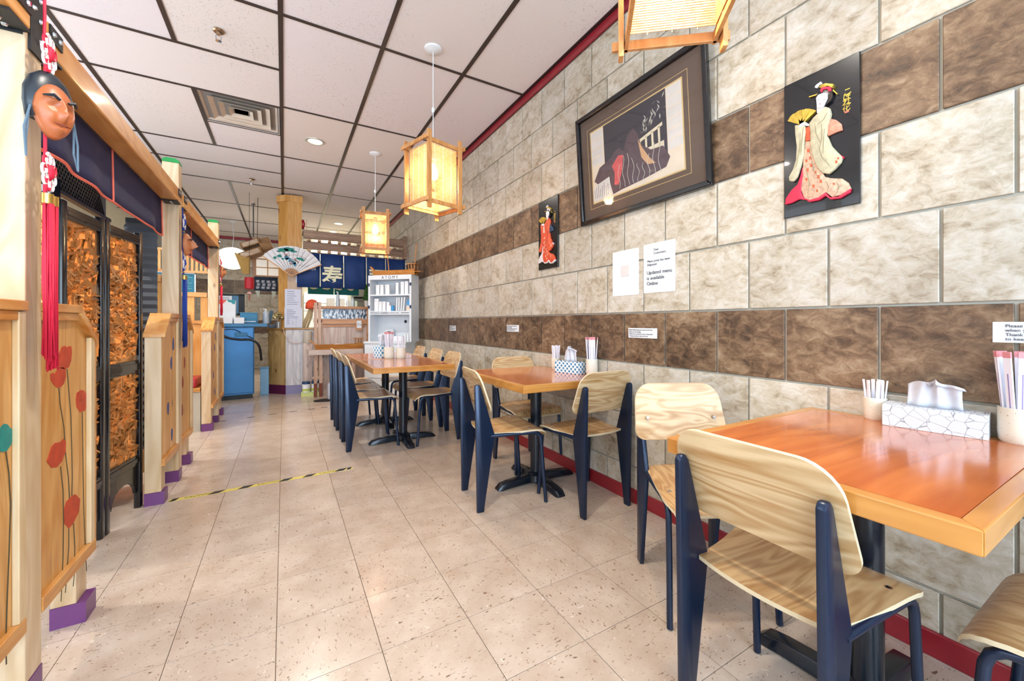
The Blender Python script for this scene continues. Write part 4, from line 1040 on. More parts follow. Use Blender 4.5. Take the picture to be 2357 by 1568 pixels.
def leafbox(name):
    m, n, l, b = nt(name); mp = coords(n, l, (1, 1, 1), False)
    v = n.new('ShaderNodeTexVoronoi'); v.feature = 'DISTANCE_TO_EDGE'; v.inputs['Scale'].default_value = 34; l.new(mp.outputs[0], v.inputs['Vector'])
    v2 = n.new('ShaderNodeTexVoronoi'); v2.inputs['Scale'].default_value = 34; l.new(mp.outputs[0], v2.inputs['Vector'])
    sx = n.new('ShaderNodeSeparateXYZ'); l.new(mp.outputs[0], sx.inputs[0]); sc = n.new('ShaderNodeSeparateColor'); l.new(v2.outputs['Color'], sc.inputs[0])
    a = n.new('ShaderNodeMath'); a.operation = 'MULTIPLY_ADD'; l.new(sc.outputs[0], a.inputs[0]); a.inputs[1].default_value = 2.4; l.new(sx.outputs[2], a.inputs[2])
    m1 = n.new('ShaderNodeMath'); m1.operation = 'MULTIPLY'; l.new(sx.outputs[0], m1.inputs[0]); l.new(sc.outputs[1], m1.inputs[1])
    m2 = n.new('ShaderNodeMath'); m2.operation = 'ADD'; l.new(sx.outputs[2], m2.inputs[0]); l.new(m1.outputs[0], m2.inputs[1])
    m3 = n.new('ShaderNodeMath'); m3.operation = 'MULTIPLY'; m3.inputs[1].default_value = 1000; l.new(m2.outputs[0], m3.inputs[0])
    s1 = n.new('ShaderNodeMath'); s1.operation = 'SINE'; l.new(m3.outputs[0], s1.inputs[0])
    r1 = ramp(n, [(.86, '#e6e7ea'), (.98, '#a3a6ad')]); l.new(s1.outputs[0], r1.inputs[0])
    r2 = ramp(n, [(.0, (1,1,1)), (.014, (1,1,1)), (.026, (0,0,0))]); l.new(v.outputs['Distance'], r2.inputs[0])
    l.new(mixc(n, l, r2.outputs[0], r1.outputs[0], '#84888f'), b.inputs['Base Color']); b.inputs['Roughness'].default_value = .45; MATS[name] = m; return m
def hexbox(name, white, blue, sc):
    m, n, l, b = nt(name); mp = coords(n, l, (1, 1, 1), False)
    sx = n.new('ShaderNodeSeparateXYZ'); l.new(mp.outputs[0], sx.inputs[0])
    ad = n.new('ShaderNodeMath'); ad.operation = 'ADD'; l.new(sx.outputs[0], ad.inputs[0]); l.new(sx.outputs[1], ad.inputs[1])
    def wv(inp, f):
        q = n.new('ShaderNodeMath'); q.operation = 'MULTIPLY'; q.inputs[1].default_value = f; l.new(inp, q.inputs[0])
        s_ = n.new('ShaderNodeMath'); s_.operation = 'COSINE'; l.new(q.outputs[0], s_.inputs[0]); return s_
    a = wv(ad.outputs[0], sc); c = wv(sx.outputs[2], sc*1.05)
    mu = n.new('ShaderNodeMath'); mu.operation = 'MULTIPLY'; l.new(a.outputs[0], mu.inputs[0]); l.new(c.outputs[0], mu.inputs[1])
    r = ramp(n, [(.10, white), (.2, blue), (.9, blue)]); l.new(mu.outputs[0], r.inputs[0]); l.new(r.outputs[0], b.inputs['Base Color']); b.inputs['Roughness'].default_value = .45; MATS[name] = m; return m
TISSUE = translucent('tissue_paper', '#f0eff4', '#e4e4ec', .3)
def tissue_box(x, y, z, L, D, Hh, deg, mat, label, tip=.075):
    t = thing('tissue_box', label, 'tissue box', (x, y, z), math.radians(deg), 'tissue boxes on the tables')
    MB().box(-L/2, L/2, -D/2, D/2, 0, Hh).build('carton', mat, t, bevel=.0015)
    MB().lathe([(L*.3, .0), (L*.3, .0008)], 18, (0, 0, Hh-.0002), 1, .35).build('slot', plain('slot_shadow', '#9ea1a8', .6), t)
    rd = random.Random(int(x*100))
    def tis(u, v):
        a = (u-.5)*L*.55*(1-.15*v); return (a+.02*v*math.sin(u*6)+.035*v*v*(u-.4), .014*math.sin(u*17+1)*(.25+v)+.028*(v*v)*math.cos(u*5), Hh-.003+tip*(math.sin(v*PI*.66)*1.05)*(.72+.30*math.sin(u*2.8+.2)+.05*math.sin(u*15)))
    MB().sheet(tis, 36, 10, (0, .0008, 0)).build('tissue', TISSUE, t, smooth='all')
    return t
SLEEVE = plain('sleeve_white', '#e9e6ee', .6); SPINK = plain('sleeve_pink', '#d98b8f', .6); SPURP = plain('sleeve_purple', '#8d7fb0', .6)
def sleeves(x, y, z0, r, h, n, L, group, label, wdt=.017, pink=True, seed=1):
    rd = random.Random(seed)
    for k in range(n):
        a = 2*PI*k/n+rd.uniform(-.2, .2); rr = r*.68
        bx, by = x+rr*math.cos(a), y+rr*math.sin(a); lean = rd.uniform(.03, .12); la = a+rd.uniform(-.15, .15)
        d = Vector((math.cos(la)*lean, math.sin(la)*lean, 1)).normalized()
        if x+rr*math.cos(a)+d.x*L > XW-.012: d = Vector((-.02-.03*rd.random(), d.y, 1)).normalized()
        c = Vector((0, 0, 0)); s_ = Vector((math.cos(la+PI/2), math.sin(la+PI/2), 0)); nrm = d.cross(s_)
        m = MB().obox(c+d*L*.5, s_*wdt/2, nrm*.0022, d*L/2)
        me = m.mesh('chopstick_sleeve', SLEEVE)
        if pink: me.materials.append(SPINK)
        o = link('chopstick_sleeve' if pink else 'wrapped_toothpick', me, None, (bx, by, z0))
        tag(o, label, 'chopsticks' if pink else 'toothpick', group)
        if pink:
            tp = MB().obox(d*(L-.008), s_*(wdt/2+.0004), nrm*.0027, d*.0085).build('coloured_tip', SPINK, o)
            MB().obox(d*L*.55+nrm*.0024, s_*.0012, nrm*.0003, d*L*.2).obox(d*L*.55-nrm*.0024, s_*.0012, nrm*.0003, d*L*.2).build('printed_stripe', SPURP, o)
# nearest table
Z3 = .755
cup(1.793, .592, Z3, .033, .075, 'small speckled cup holding white wrapped sticks on the nearest table')
sleeves(1.793, .592, Z3+.012, .030, .07, 9, .125, 'wrapped sticks on the nearest table', 'white wrapped stick in the small cup on the nearest table', .010, False, 4)
tissue_box(1.772, .437, Z3, .232, .10, .070, RW*180/PI+7, leafbox('leaf_print'), 'white tissue box with grey leaf line print on the nearest table', .085)
cup(1.788, .266, Z3, .043, .098, 'large speckled cup full of chopstick sleeves at the right edge')
sleeves(1.788, .266, Z3+.012, .038, .09, 9, .245, 'chopsticks on the nearest table', 'paper chopstick sleeve with pink top in the large cup on the nearest table', .017, True, 5)
# middle table
Z2 = .74
cup(1.785, 2.52, Z2, .033, .085, 'small speckled cup behind the blue honeycomb tissue box')
sleeves(1.785, 2.52, Z2+.012, .030, .08, 7, .17, 'wrapped sticks on the middle table', 'white wrapped stick in the small cup on the middle table', .013, False, 6)
tissue_box(1.745, 2.285, Z2, .215, .09, .082, RW*180/PI+12, hexbox('hex_print', '#e9edf0', '#3b7fa6', 175), 'tissue box with blue and white honeycomb print on the middle table', .10)
cup(1.788, 2.105, Z2, .040, .11, 'tall speckled cup of chopsticks on the middle table')
sleeves(1.788, 2.105, Z2+.012, .034, .10, 7, .245, 'chopsticks on the middle table', 'paper chopstick sleeve in the tall cup on the middle table', .019, True, 8)
# double table
tissue_box(.875, 4.31, Z2, .13, .13, .12, 20, hexbox('wave_print', '#dfeaf0', '#3f8fb0', 120), 'cube tissue box with blue wave print on the double table', .12)
cup(.902, 4.135, Z2, .048, .115, 'speckled cup of chopsticks in front of the cube tissue box', )
sleeves(.902, 4.135, Z2+.012, .040, .1, 9, .25, 'chopsticks on the double table', 'paper chopstick sleeve in the cup on the double table', .020, True, 9)
cup(1.005, 4.09, Z2, .046, .105, 'speckled cup with few sticks, beside the chopsticks on the double table')
sleeves(1.005, 4.09, Z2+.012, .038, .1, 5, .20, 'wrapped sticks on the double table', 'white wrapped stick in the cup on the double table', .014, False, 10)

# ------------------------------------------------------------------ floor markings
t = thing('caution_tape', 'yellow and black caution tape stuck across the aisle floor', 'tape', (-.61, 3.235, 0), math.atan2(.035, 1.05))
YT = plain('tape_yellow', '#d8c765', .5); BT = plain('tape_black', '#22221f', .45)
MB().box(0, 1.055, -.021, .021, 0, .0009).build('strip', YT, t)
for x in (.0, .19, .345, .575, .72, .93, 1.01):
    w_ = .095 if x else .05
    if x > 1: w_ = .045
    MB().prism([(x, -.021), (x+w_*.6, -.021), (x+w_, .021), (x+w_*.35, .021)], (0, 0, .0009), (1,0,0), (0,1,0), (0,0,.0004)).build('stripe', BT, t)
for x in (.075, .455, .83):
    o = lettering('CAUTION', .030, BT, t, (x, -.010, .0013), rot=(-PI/2, 0, 0), ext=.0001)
for k, (x, y) in enumerate(((-.60, 5.56), (-.33, 5.62), (-.12, 5.68), (.10, 5.73), (.30, 5.77), (.45, 5.80))):
    tag(MB().prism([(-.045, -.012), (.03, -.012), (.045, .012), (-.03, .012)], (0,0,0), (1,0,0), (0,1,0), (0,0,.001)).build('floor_mark', BT, None, (x, y, 0)), 'short black tape dash on the floor before the counter', 'tape', 'black tape dashes on the far floor')

# ------------------------------------------------------------------ far end: cash counter, pine column, fan
FR = plain('fridge_steel', '#20608f', .30, .35, .6, .12, 3)  # dark steel front; blue of the reflected window is put into its colour
t = thing('counter_fridge', 'dark steel under-counter fridge, blue window reflection in its colour, with cables at the cash counter', 'fridge', (-.57, 7.0, 0), math.radians(6))
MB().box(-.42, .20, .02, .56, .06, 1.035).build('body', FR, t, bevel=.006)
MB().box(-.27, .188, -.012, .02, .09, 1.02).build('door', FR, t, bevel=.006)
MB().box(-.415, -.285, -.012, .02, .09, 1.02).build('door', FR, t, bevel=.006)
MB().box(-.30, -.29, -.03, -.012, .42, .78).build('handle', plain('handle_pale', '#9fb6c8', .3, .6), t, bevel=.003)
MB().box(-.44, .36, -.03, .57, 1.037, 1.085).build('counter_top', plain('counter_blue', '#256f9e', .35), t, bevel=.004)
MB().box(-.40, .18, .03, .5, 0, .06).build('plinth', BLACK, t)
def cable(pts, r, label, name='cable', mat=BLACK, cat='cable', g='loose cables at the cash counter'):
    P = [Vector(p) for p in pts]; out = []
    for i in range(len(P)-1):
        p0, p1, p2, p3 = P[max(i-1, 0)], P[i], P[i+1], P[min(i+2, len(P)-1)]
        for k in range(6):
            s_ = k/6; out.append(.5*((2*p1)+(-p0+p2)*s_+(2*p0-5*p1+4*p2-p3)*s_*s_+(-p0+3*p1-3*p2+p3)*s_**3))
    out.append(P[-1])
    return tag(MB().tube([tuple(o_) for o_ in out], r, 6).build(name, mat, smooth='all'), label, cat, g)
cable([(-.83, 6.90, 1.02), (-.70, 6.90, .90), (-.55, 6.915, .86), (-.40, 6.93, .85), (-.31, 6.94, .76), (-.285, 7.0, .55)], .017, 'thick black cable bundle sagging across the fridge')
cable([(-.72, 6.91, 1.0), (-.60, 6.91, 1.0), (-.50, 6.92, .94), (-.38, 6.93, .87)], .006, 'thin blue-black cable looping above the bundle on the fridge')
cable([(-.30, 7.05, .92), (-.22, 7.03, .95), (-.17, 7.05, .90), (-.24, 7.04, .86), (-.29, 7.06, .88)], .005, 'small loop of brown cable beside the pine counter', mat=plain('cable_brown', '#5a4632', .6))
t = thing('power_adapter', 'dark power adapter block resting on the cable bundle', 'adapter', (-.52, 6.89, .93))
MB().box(-.07, .07, -.018, .018, -.025, .025).build('case', plain('adapter_case', '#2b6a90', .4), t, bevel=.004)
t = thing('blue_bin', 'narrow pale blue bin between the fridge and the pine counter', 'bin', (-.255, 7.30, 0))
MB().prism([(-.055, -.05), (.055, -.05), (.055, .05), (-.055, .05)], (0,0,0), (1,0,0), (0,1,0), (0,0,.40)).build('body', plain('bin_blue', '#79a9cc', .35), t, bevel=.006)
MB().box(-.06, .06, -.055, .055, .40, .42).build('rim', plain('bin_rim', '#4f8fbc', .35), t)

# angled pine counter with painted front
t = thing('cash_counter', 'low counter with angled pine boards and whitewashed front below the column', 'counter', (0, 0, 0))
A0, A1, A2 = Vector((-.215, 7.40)), Vector((.022, 7.155)), Vector((.42, 7.13))
dirA = (A1-A0).normalized(); nA = Vector((dirA.y, -dirA.x)); LA = (A1-A0).length
for k in range(4):
    a, b = A0+dirA*LA*k/4, A0+dirA*LA*(k+1)/4
    MB().prism([(a.x, a.y), (b.x, b.y), (b.x-nA.x*.02, b.y-nA.y*.02), (a.x-nA.x*.02, a.y-nA.y*.02)], (0,0,.14), (1,0,0), (0,1,0), (0,0,.85)).build('board', wood('pine_olive', '#c9a873', '#a5814a', 'z', .5, .8, knots=1.1), t)
MB().prism([(A0.x, A0.y), (A1.x, A1.y), (A1.x-nA.x*.018, A1.y-nA.y*.018), (A0.x-nA.x*.018, A0.y-nA.y*.018)], (0,0,0), (1,0,0), (0,1,0), (0,0,.14)).build('kickboard', plain('plum_kick', '#5b1640', .4), t)
WASH = wood('whitewash', '#e3e2e6', '#b9b4b8', 'z', .5, .7, knots=1.0, kcol='#8d8490')
for k in range(4):
    x0 = A1.x+(A2.x-A1.x)*k/4; x1 = A1.x+(A2.x-A1.x)*(k+1)/4
    MB().box(x0+.0006, x1-.0006, A1.y-.004, A1.y+.018, .135, .99).build('board', WASH, t)
MB().box(A1.x, A2.x, A1.y-.003, A1.y+.016, 0, .134).build('kickboard', plain('lilac_kick', '#8c86ad', .4), t)
MB().prism([(A0.x-.02, A0.y-.01), (A1.x-.006, A1.y-.02), (A2.x, A2.y), (A2.x, 7.75), (A0.x-.02, 7.75)], (0,0,.992), (1,0,0), (0,1,0), (0,0,.022)).build('counter_top', wood('pine_counter', '#b98a4f', '#96692f', 'x', .4), t, bevel=.003)
MB().tube([(.345, A1.y-.004, .925), (.345, A1.y-.012, .925)], .042, 20).build('round_cover', plain('cover_blue', '#8aa0bd', .5), t)
cable([(-.01, 7.115, 1.02), (.01, 7.12, .92), (.08, 7.125, .80), (.20, 7.13, .785), (.31, 7.13, .84), (.345, 7.13, .88)], .005, 'pale cord draped across the whitewashed counter front', mat=plain('cord_pale', '#d8b9a8', .6), g='loose cables at the cash counter')

# pine column
t = thing('pine_column', 'tall pine boxed column rising from the counter to the ceiling', 'column', (0, 0, 0))
poly = [(.047, 7.2), (.240, 7.2), (.240, 7.45), (-.075, 7.45), (-.075, 7.33)]
MB().prism(poly, (0,0,1.014), (1,0,0), (0,1,0), (0,0,1.96)).build('shaft', wood('pine_col', '#dba45c', '#c08538', 'z', .45, .7, knots=1.2), t)
pc = [(.14+(x-.14)*1.12, 7.32+(y-7.32)*1.10) for x, y in poly]
MB().prism(pc, (0,0,2.974), (1,0,0), (0,1,0), (0,0,.10)).build('capital', PINE, t, bevel=.004)
MB().box(.045, .245, 7.188, 7.199, 1.014, 1.86).build('face_board', plain('board_pinkish', '#c9ae98', .6), t)
t = thing('fire_alarm', 'red fire alarm bell on the side of the pine column', 'alarm', (.243, 7.30, 2.66))
MB().tube([(0, 0, 0), (.03, 0, 0)], .075, 18).tube([(.03, 0, 0), (.045, 0, 0)], [.05, .03], 14).build('bell', plain('alarm_red', '#b5152f', .35), t, smooth=True)
MB().tube([(.045, -.01, 0), (.05, -.01, 0)], .016, 10).build('strobe', WHITE, t)
# sheets taped on the column
def sheet_paper(x0, x1, y, z0, z1, label, lines, off=0):
    t = thing('taped_paper', label, 'paper', ((x0+x1)/2, y, (z0+z1)/2), 0, 'papers taped to the pine column')
    w2, h2 = (x1-x0)/2, (z1-z0)/2
    MB().box(-w2, w2, 0, .0015, -h2, h2).build('sheet', plain('paper_blueish', '#d5daec', .7, var=.02), t)
    m = MB(); rd = random.Random(int(z0*1000))
    for k in range(lines):
        z = h2-.04-k*(2*h2-.07)/lines; m.box(-w2+.03, -w2+.03+(2*w2-.06)*rd.uniform(.4, 1), -.0008, 0, z, z+.006)
    m.build('printed_lines', plain('ink_blue', '#59648e', .7), t)
sheet_paper(.010, .225, 7.180, 1.315, 1.615, 'printed notice taped to the column, upper sheet', 7)
sheet_paper(.005, .245, 7.172, 1.02, 1.33, 'printed notice taped to the column, lower sheet', 9)
sheet_paper(.155, .245, 7.181, 1.72, 1.82, 'small white sign with a blue squiggle on the column', 1)
sheet_paper(.075, .16, 7.166, 1.02, 1.16, 'small leaflet leaning against the lower sheet on the column', 3)

# painted folding fan
t = thing('folding_fan', 'large white folding fan painted with a pine tree on the column', 'fan', (.092, 7.085, 1.811))
a0, a1 = math.radians(143.3), math.radians(25.8); N = 12; FANW = plain('fan_white', '#e3e2e6', .7)
for k in range(N):
    b0, b1 = a0+(a1-a0)*k/N, a0+(a1-a0)*(k+1)/N; r0, r1 = .115, .455; dz = .007
    P = [(r0*math.cos(b0), 0, r0*math.sin(b0)), (r1*math.cos(b0), 0, r1*math.sin(b0)), (r1*math.cos((b0+b1)/2)*1.003, -dz, r1*math.sin((b0+b1)/2)*1.003), (r1*math.cos(b1), 0, r1*math.sin(b1)), (r0*math.cos(b1), 0, r0*math.sin(b1)), (r0*math.cos((b0+b1)/2), -dz*.5, r0*math.sin((b0+b1)/2))]
    P2 = [(x, y+.002, z) for x, y, z in P]
    MB().add(P+P2, [(0, 1, 2, 5), (5, 2, 3, 4), (6, 11, 8, 7), (11, 10, 9, 8), (0, 6, 7, 1), (1, 7, 8, 2), (2, 8, 9, 3), (3, 9, 10, 4), (4, 10, 11, 5), (5, 11, 6, 0)]).build('fan_leaf', FANW, t)
    if k: MB().bar((.03*math.cos(b0), -.003, .03*math.sin(b0)), (.45*math.cos(b0), -.001, .45*math.sin(b0)), .0035, .003, (0, 1, 0)).build('rib', plain('fan_rib', '#4d4a44', .6), t)
for b in (a0, a1): MB().bar((-.02*math.cos(b), -.004, -.02*math.sin(b)), (.462*math.cos(b), -.004, .462*math.sin(b)), .012, .014, (0, 1, 0)).build('guard_stick', PINE_X, t)
MB().prism([(0, 0)]+[(.113*math.cos(a0+(a1-a0)*k/10), .113*math.sin(a0+(a1-a0)*k/10)) for k in range(11)], (0, -.002, 0), (1,0,0), (0,0,1), (0, .003, 0)).build('fan_base', wood('fan_wood', '#c98c52', '#a86a34', 'z'), t)
GRN = plain('fan_green', '#1f8076', .7, var=.2, scale=60); FBL = plain('fan_blue', '#2e7d9f', .7, var=.25, scale=60); FBR = plain('fan_brown', '#8a5a50', .7)
def daub(cx, cz, rx, rz_, mat, sd, lv=.0085): MB().prism(blob(cx, cz, rx, rz_, sd, 14), (0, -lv, 0), (1,0,0), (0,0,1), (0, -.0006, 0)).build('painted_daub', mat, t)
for i, (cx, cz, rx, rz_) in enumerate(((-.10, .385, .065, .028), (-.03, .40, .07, .03), (.035, .375, .045, .016), (-.16, .36, .03, .012), (-.15, .29, .03, .022), (-.21, .26, .022, .02), (-.11, .25, .018, .014), (.115, .27, .05, .018), (.155, .25, .03, .014))): daub(cx, cz, rx, rz_, GRN, i)
for i, (cx, cz, rx, rz_) in enumerate(((-.06, .27, .03, .03), (-.035, .255, .045, .014), (.0, .225, .04, .014), (.035, .20, .03, .022), (.05, .18, .02, .03))): daub(cx, cz, rx, rz_, FBL, 20+i)
for a, b in (((-.10, .36), (-.06, .29)), ((-.05, .33), (-.07, .28)), ((.05, .275), (.06, .24)), ((.03, .25), (.08, .23)), ((.075, .235), (.10, .20)), ((-.02, .20), (.01, .17)), ((.0, .24), (.02, .19))):
    MB().bar((a[0], -.0088, a[1]), (b[0], -.0088, b[1]), .012, .001, (0, 1, 0)).build('painted_branch', FBR, t)
P = [(-.01+.17*math.cos(math.radians(x)), .22+.10*math.sin(math.radians(x))) for x in range(20, 150, 13)]
MB().tube([(a+.06, -.0088, b) for a, b in P], .0018, 5).build('painted_line', FBR, t)
m = MB()
for k in range(7): m.bar((.10+k*.018, -.0088, .155+.01*math.sin(k*2)), (.115+k*.018, -.0088, .175+.012*math.cos(k*3)), .004, .001, (0, 1, 0))
m.build('painted_line', plain('fan_grey', '#7c8a88', .7), t)

# things on the blue counter
CT = 1.086
t = thing('white_box', 'white carton with coral and teal swirl behind the far post', 'box', (-.80, 7.06, CT)); CRL = plain('coral', '#e8705e', .6); TL2 = plain('teal_print', '#3f9aa6', .6)
MB().box(-.02, .20, 0, .12, 0, .335).build('carton', PAPER, t)
MB().prism([(0, .335), (0, .285), (.03, .27), (.07, .275), (.10, .305), (.12, .335)], (-.02, -.001, 0), (1,0,0), (0,0,1), (0, .001, 0)).build('coral_print', CRL, t)
MB().prism([(.12, .335), (.14, .305), (.17, .30), (.19, .275), (.215, .28), (.22, .335)], (-.02, -.001, 0), (1,0,0), (0,0,1), (0, .001, 0)).build('teal_print', TL2, t)
for k in range(3): tag(MB().box(-.06, .06, -.04, .04, 0, .085).build('white_carton', PAPER, None, (-.82+k*.135, 6.99+.01*k, CT), bevel=.002), ('leftmost', 'middle', 'rightmost')[k]+' of three low white cartons on the blue counter', 'box', 'low white cartons on the blue counter')
t = thing('receipt_printer', 'blue receipt printer on the blue counter', 'printer', (-.44, 7.12, CT))
MB().box(-.105, .105, -.08, .10, 0, .15).build('body', plain('printer_blue', '#2d7ba6', .4), t, bevel=.008, smooth=True)
MB().box(-.085, .085, -.084, -.078, .02, .035).build('paper_slot', plain('printer_light', '#c9dce8', .5), t)
MB().box(-.108, .108, -.083, .10, .152, .16).build('lid', plain('printer_lid', '#5c9cc0', .4), t)
def bottle(x, y, z, r, h, label, mat, cap, pump=True, group=None, name='pump_bottle'):
    t = thing(name, label, 'bottle', (x, y, z), 0, group)
    MB().lathe([(r*.95, 0), (r, .01), (r, h*.72), (r*.6, h*.80), (r*.38, h*.84)], 16).build('body', mat, t, smooth=True)
    MB().lathe([(r*.42, h*.84), (r*.42, h*.90), (r*.2, h*.91), (r*.2, h)], 12).build('cap', cap, t, smooth=True)
    if pump: MB().box(-r*.9, r*.25, -.006, .006, h-.012, h).build('spout', cap, t, bevel=.002)
    return t
CLEARB = plain('clear_plastic', '#b9c6d2', .15, 0, .6, coat=.3)
bottle(-.235, 7.18, CT, .04, .22, 'clear sanitiser bottle on the blue counter beside the printer', CLEARB, WHITE)
tag(MB().box(-.022, .022, -.006, .006, 0, .20).build('remote_control', plain('remote', '#23465a', .4), None, (-.20, 7.32, CT), (0, .18, 0), bevel=.004), 'dark slim device standing behind the sanitiser bottle', 'device')
t = thing('card_terminal', 'dark card terminal lying at the counter edge', 'terminal', (-.10, 7.42, 1.014)); MB().box(-.11, .06, -.06, .06, 0, .05).build('body', plain('terminal', '#2a4356', .4), t, bevel=.006); MB().box(-.09, .0, -.045, .045, .05, .053).build('screen', plain('screen_pale', '#a9c3d6', .3), t)
tag(MB().box(-.09, .09, -.06, .06, 0, .045).build('white_tray', plain('tray', '#ccd6e6', .5), None, (-.13, 7.63, 1.014)), 'small white paper tray at the end of the pine counter', 'tray')
t = thing('gilded_plant', 'silvery gold potted plant on the counter beside the column', 'plant', (-.075, 7.27, 1.014))
GLD = plain('gilded', '#b8a878', .35, .6, var=.3, scale=30)
MB().lathe([(.032, 0), (.045, .10), (.048, .10), (.044, .095)], 14).build('pot', plain('silver_pot', '#c4c8c8', .25, .7), t, smooth=True)
rd = random.Random(9)
for k in range(26):
    a = rd.uniform(0, 2*PI); el = rd.uniform(.1, 1.2); r = rd.uniform(.03, .085); c = Vector((r*math.cos(a)*math.cos(el), r*math.sin(a)*math.cos(el), .125+.10*math.sin(el)+rd.uniform(0, .03)))
    MB().lathe([(.003, -.012), (.018, -.004), (.022, .004), (.006, .014)], 7).build('leaf', GLD, t, tuple(c), (rd.uniform(-1, 1), rd.uniform(-1, 1), a), smooth=True)
t = thing('pos_monitor', 'black till monitor seen from behind with a white label', 'monitor', (-.80, 7.50, CT), .05)
MB().box(-.12, .26, 0, .035, .13, .44).build('screen_back', plain('monitor_blue', '#2f6f96', .3), t, bevel=.006)
MB().box(.20, .28, -.006, .0, .12, .45).box(-.14, .28, -.006, 0, .42, .45).box(-.14, .28, -.006, 0, .12, .15).build('bezel', BLACK, t)
MB().box(-.06, .12, -.012, -.007, .30, .415).build('label', PAPER, t)
m = MB()
for k in range(4): m.box(-.04, .09, -.0128, -.012, .39-k*.025, .395-k*.025)
m.build('label_print', INK, t)
MB().box(-.05, .15, .0, .06, 0, .13).build('stand', BLACK, t)

# hanging shop ornaments left of the column
t = thing('shoji_lamp_window', 'small white paper window with wooden lattice left of the column', 'window panel', (-.24, 8.1, 2.10))
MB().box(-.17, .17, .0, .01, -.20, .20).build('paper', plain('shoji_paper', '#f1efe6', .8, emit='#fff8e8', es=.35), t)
for x in (-.17, 0, .17): MB().box(x-.008, x+.008, -.012, 0, -.21, .21).build('muntin', PINE, t)
for z in (-.21, -.07, .07, .21): MB().box(-.178, .178, -.011, 0, z-.008, z+.008).build('muntin', PINE_X, t)
MB().box(-.215, -.18, -.03, .03, -.25, .42).build('side_post', wood('post_pinkish', '#c79a7c', '#a87a5c', 'z'), t)
MB().tube([(-.198, 0, .42), (-.198, 0, ZC-2.10)], .004, 6).build('hanger', BLACK, t)
MB().box(-.215, .178, -.02, .02, -.25, -.222).build('bottom_rail', wood('post_pinkish', '#c79a7c', '#a87a5c', 'z'), t)
t = thing('wooden_ornament', 'tilted rustic wooden ornament with ribbed straw front hanging left of the fan', 'ornament', (-.40, 7.62, 2.22), -.1)
LOG = wood('log_end', '#dcc3a8', '#b8977a', 'x', .6); BARK = wood('bark', '#a67a48', '#7d5327', 'x', .6)
def tilt(px, pz, a=.42): return (px*math.cos(a)-pz*math.sin(a), px*math.sin(a)+pz*math.cos(a))
def tb_(x0, x1, z0, z1, y0, y1, mat, nm):
    P = [tilt(x0, z0), tilt(x1, z0), tilt(x1, z1), tilt(x0, z1)]; MB().prism(P, (0, y0, 0), (1,0,0), (0,0,1), (0, y1-y0, 0)).build(nm, mat, t, bevel=.008)
tb_(-.14, .14, .10, .19, 0, .30, BARK, 'upper_block'); tb_(-.11, .11, .115, .175, -.006, .0, LOG, 'pale_end')
tb_(-.22, .10, -.06, .04, -.05, .25, BARK, 'lower_block'); tb_(-.19, .07, -.045, .025, -.056, -.05, LOG, 'pale_end')
for k in range(14):
    u = k/13; x, z = -.16+.04*u, -.10-.26*u
    MB().tube([(x-.09+.05*u, -.04+.03*u, z+.05-.02*u), (x, -.06+.03*u, z), (x+.10-.04*u, -.02, z+.02)], .012, 6).build('straw_rib', plain('straw', '#c9a25c', .7), t, smooth=True)
tb_(.10, .26, -.02, .16, .02, .28, BARK, 'side_block')
MB().tube([(.02, .1, .20), (.03, .1, ZC-2.22)], .004, 6).build('hanger', BLACK, t)
t = thing('red_lantern', 'small red hanging lantern beside the dark banner', 'lantern', (-.46, 7.48, 1.705)); RL = plain('lantern_red', '#c3202e', .5)
MB().lathe([(.05, -.09), (.062, -.085), (.064, 0), (.062, .085), (.05, .09)], 16).build('body', RL, t, smooth=True)
MB().lathe([(.012, -.13), (.03, -.15), (.035, -.165), (.01, -.18)], 12).build('bell', plain('lantern_pale', '#e2b3ac', .6), t, smooth=True)
MB().tube([(0, 0, -.09), (0, 0, -.13)], .004, 6).tube([(0, 0, -.18), (0, 0, -.27)], .005, 6).build('tassel', RL, t)
MB().tube([(0, 0, .09), (0, 0, ZC-1.705)], .003, 6).build('cord', BLACK, t)
t = thing('dark_banner', 'dark navy banner with rows of white characters left of the column', 'banner', (-.265, 8.07, 1.755))
MB().box(-.17, .17, 0, .004, -.125, .115).build('cloth', plain('banner_navy', '#1d2f40', .7), t)
rd = random.Random(21)
for r_ in range(3):
    for q in range(4):
        cx, cz = -.115+.075*q+.012*(r_ % 2), .035-r_*.052; m = MB()
        for j in range(3): m.bar((cx-.025, -.002, cz+.015-j*.015), (cx+.02+.01*rd.random(), -.002, cz+.018-j*.015+.004*rd.uniform(-1, 1)), .007, .001, (0, 1, 0))
        m.bar((cx+.01*rd.uniform(-1, 1), -.0025, cz-.018), (cx, -.0025, cz+.022), .007, .001, (0, 1, 0)); m.build('brush_character', PAPER, t)
MB().tube([(-.15, .005, .11), (-.15, .012, .10)], .003, 5).build('cord', BLACK, t)
for k, x in enumerate((-.12, .11)):
    MB().prism([(x-.03, -.12), (x+.035, -.12), (x+.03, -.20), (x+.005-.02*k, -.235)], (0, -.004, 0), (1,0,0), (0,0,1), (0, .012, 0)).build('paper_charm', plain('charm', '#d8e0cc', .6), t)

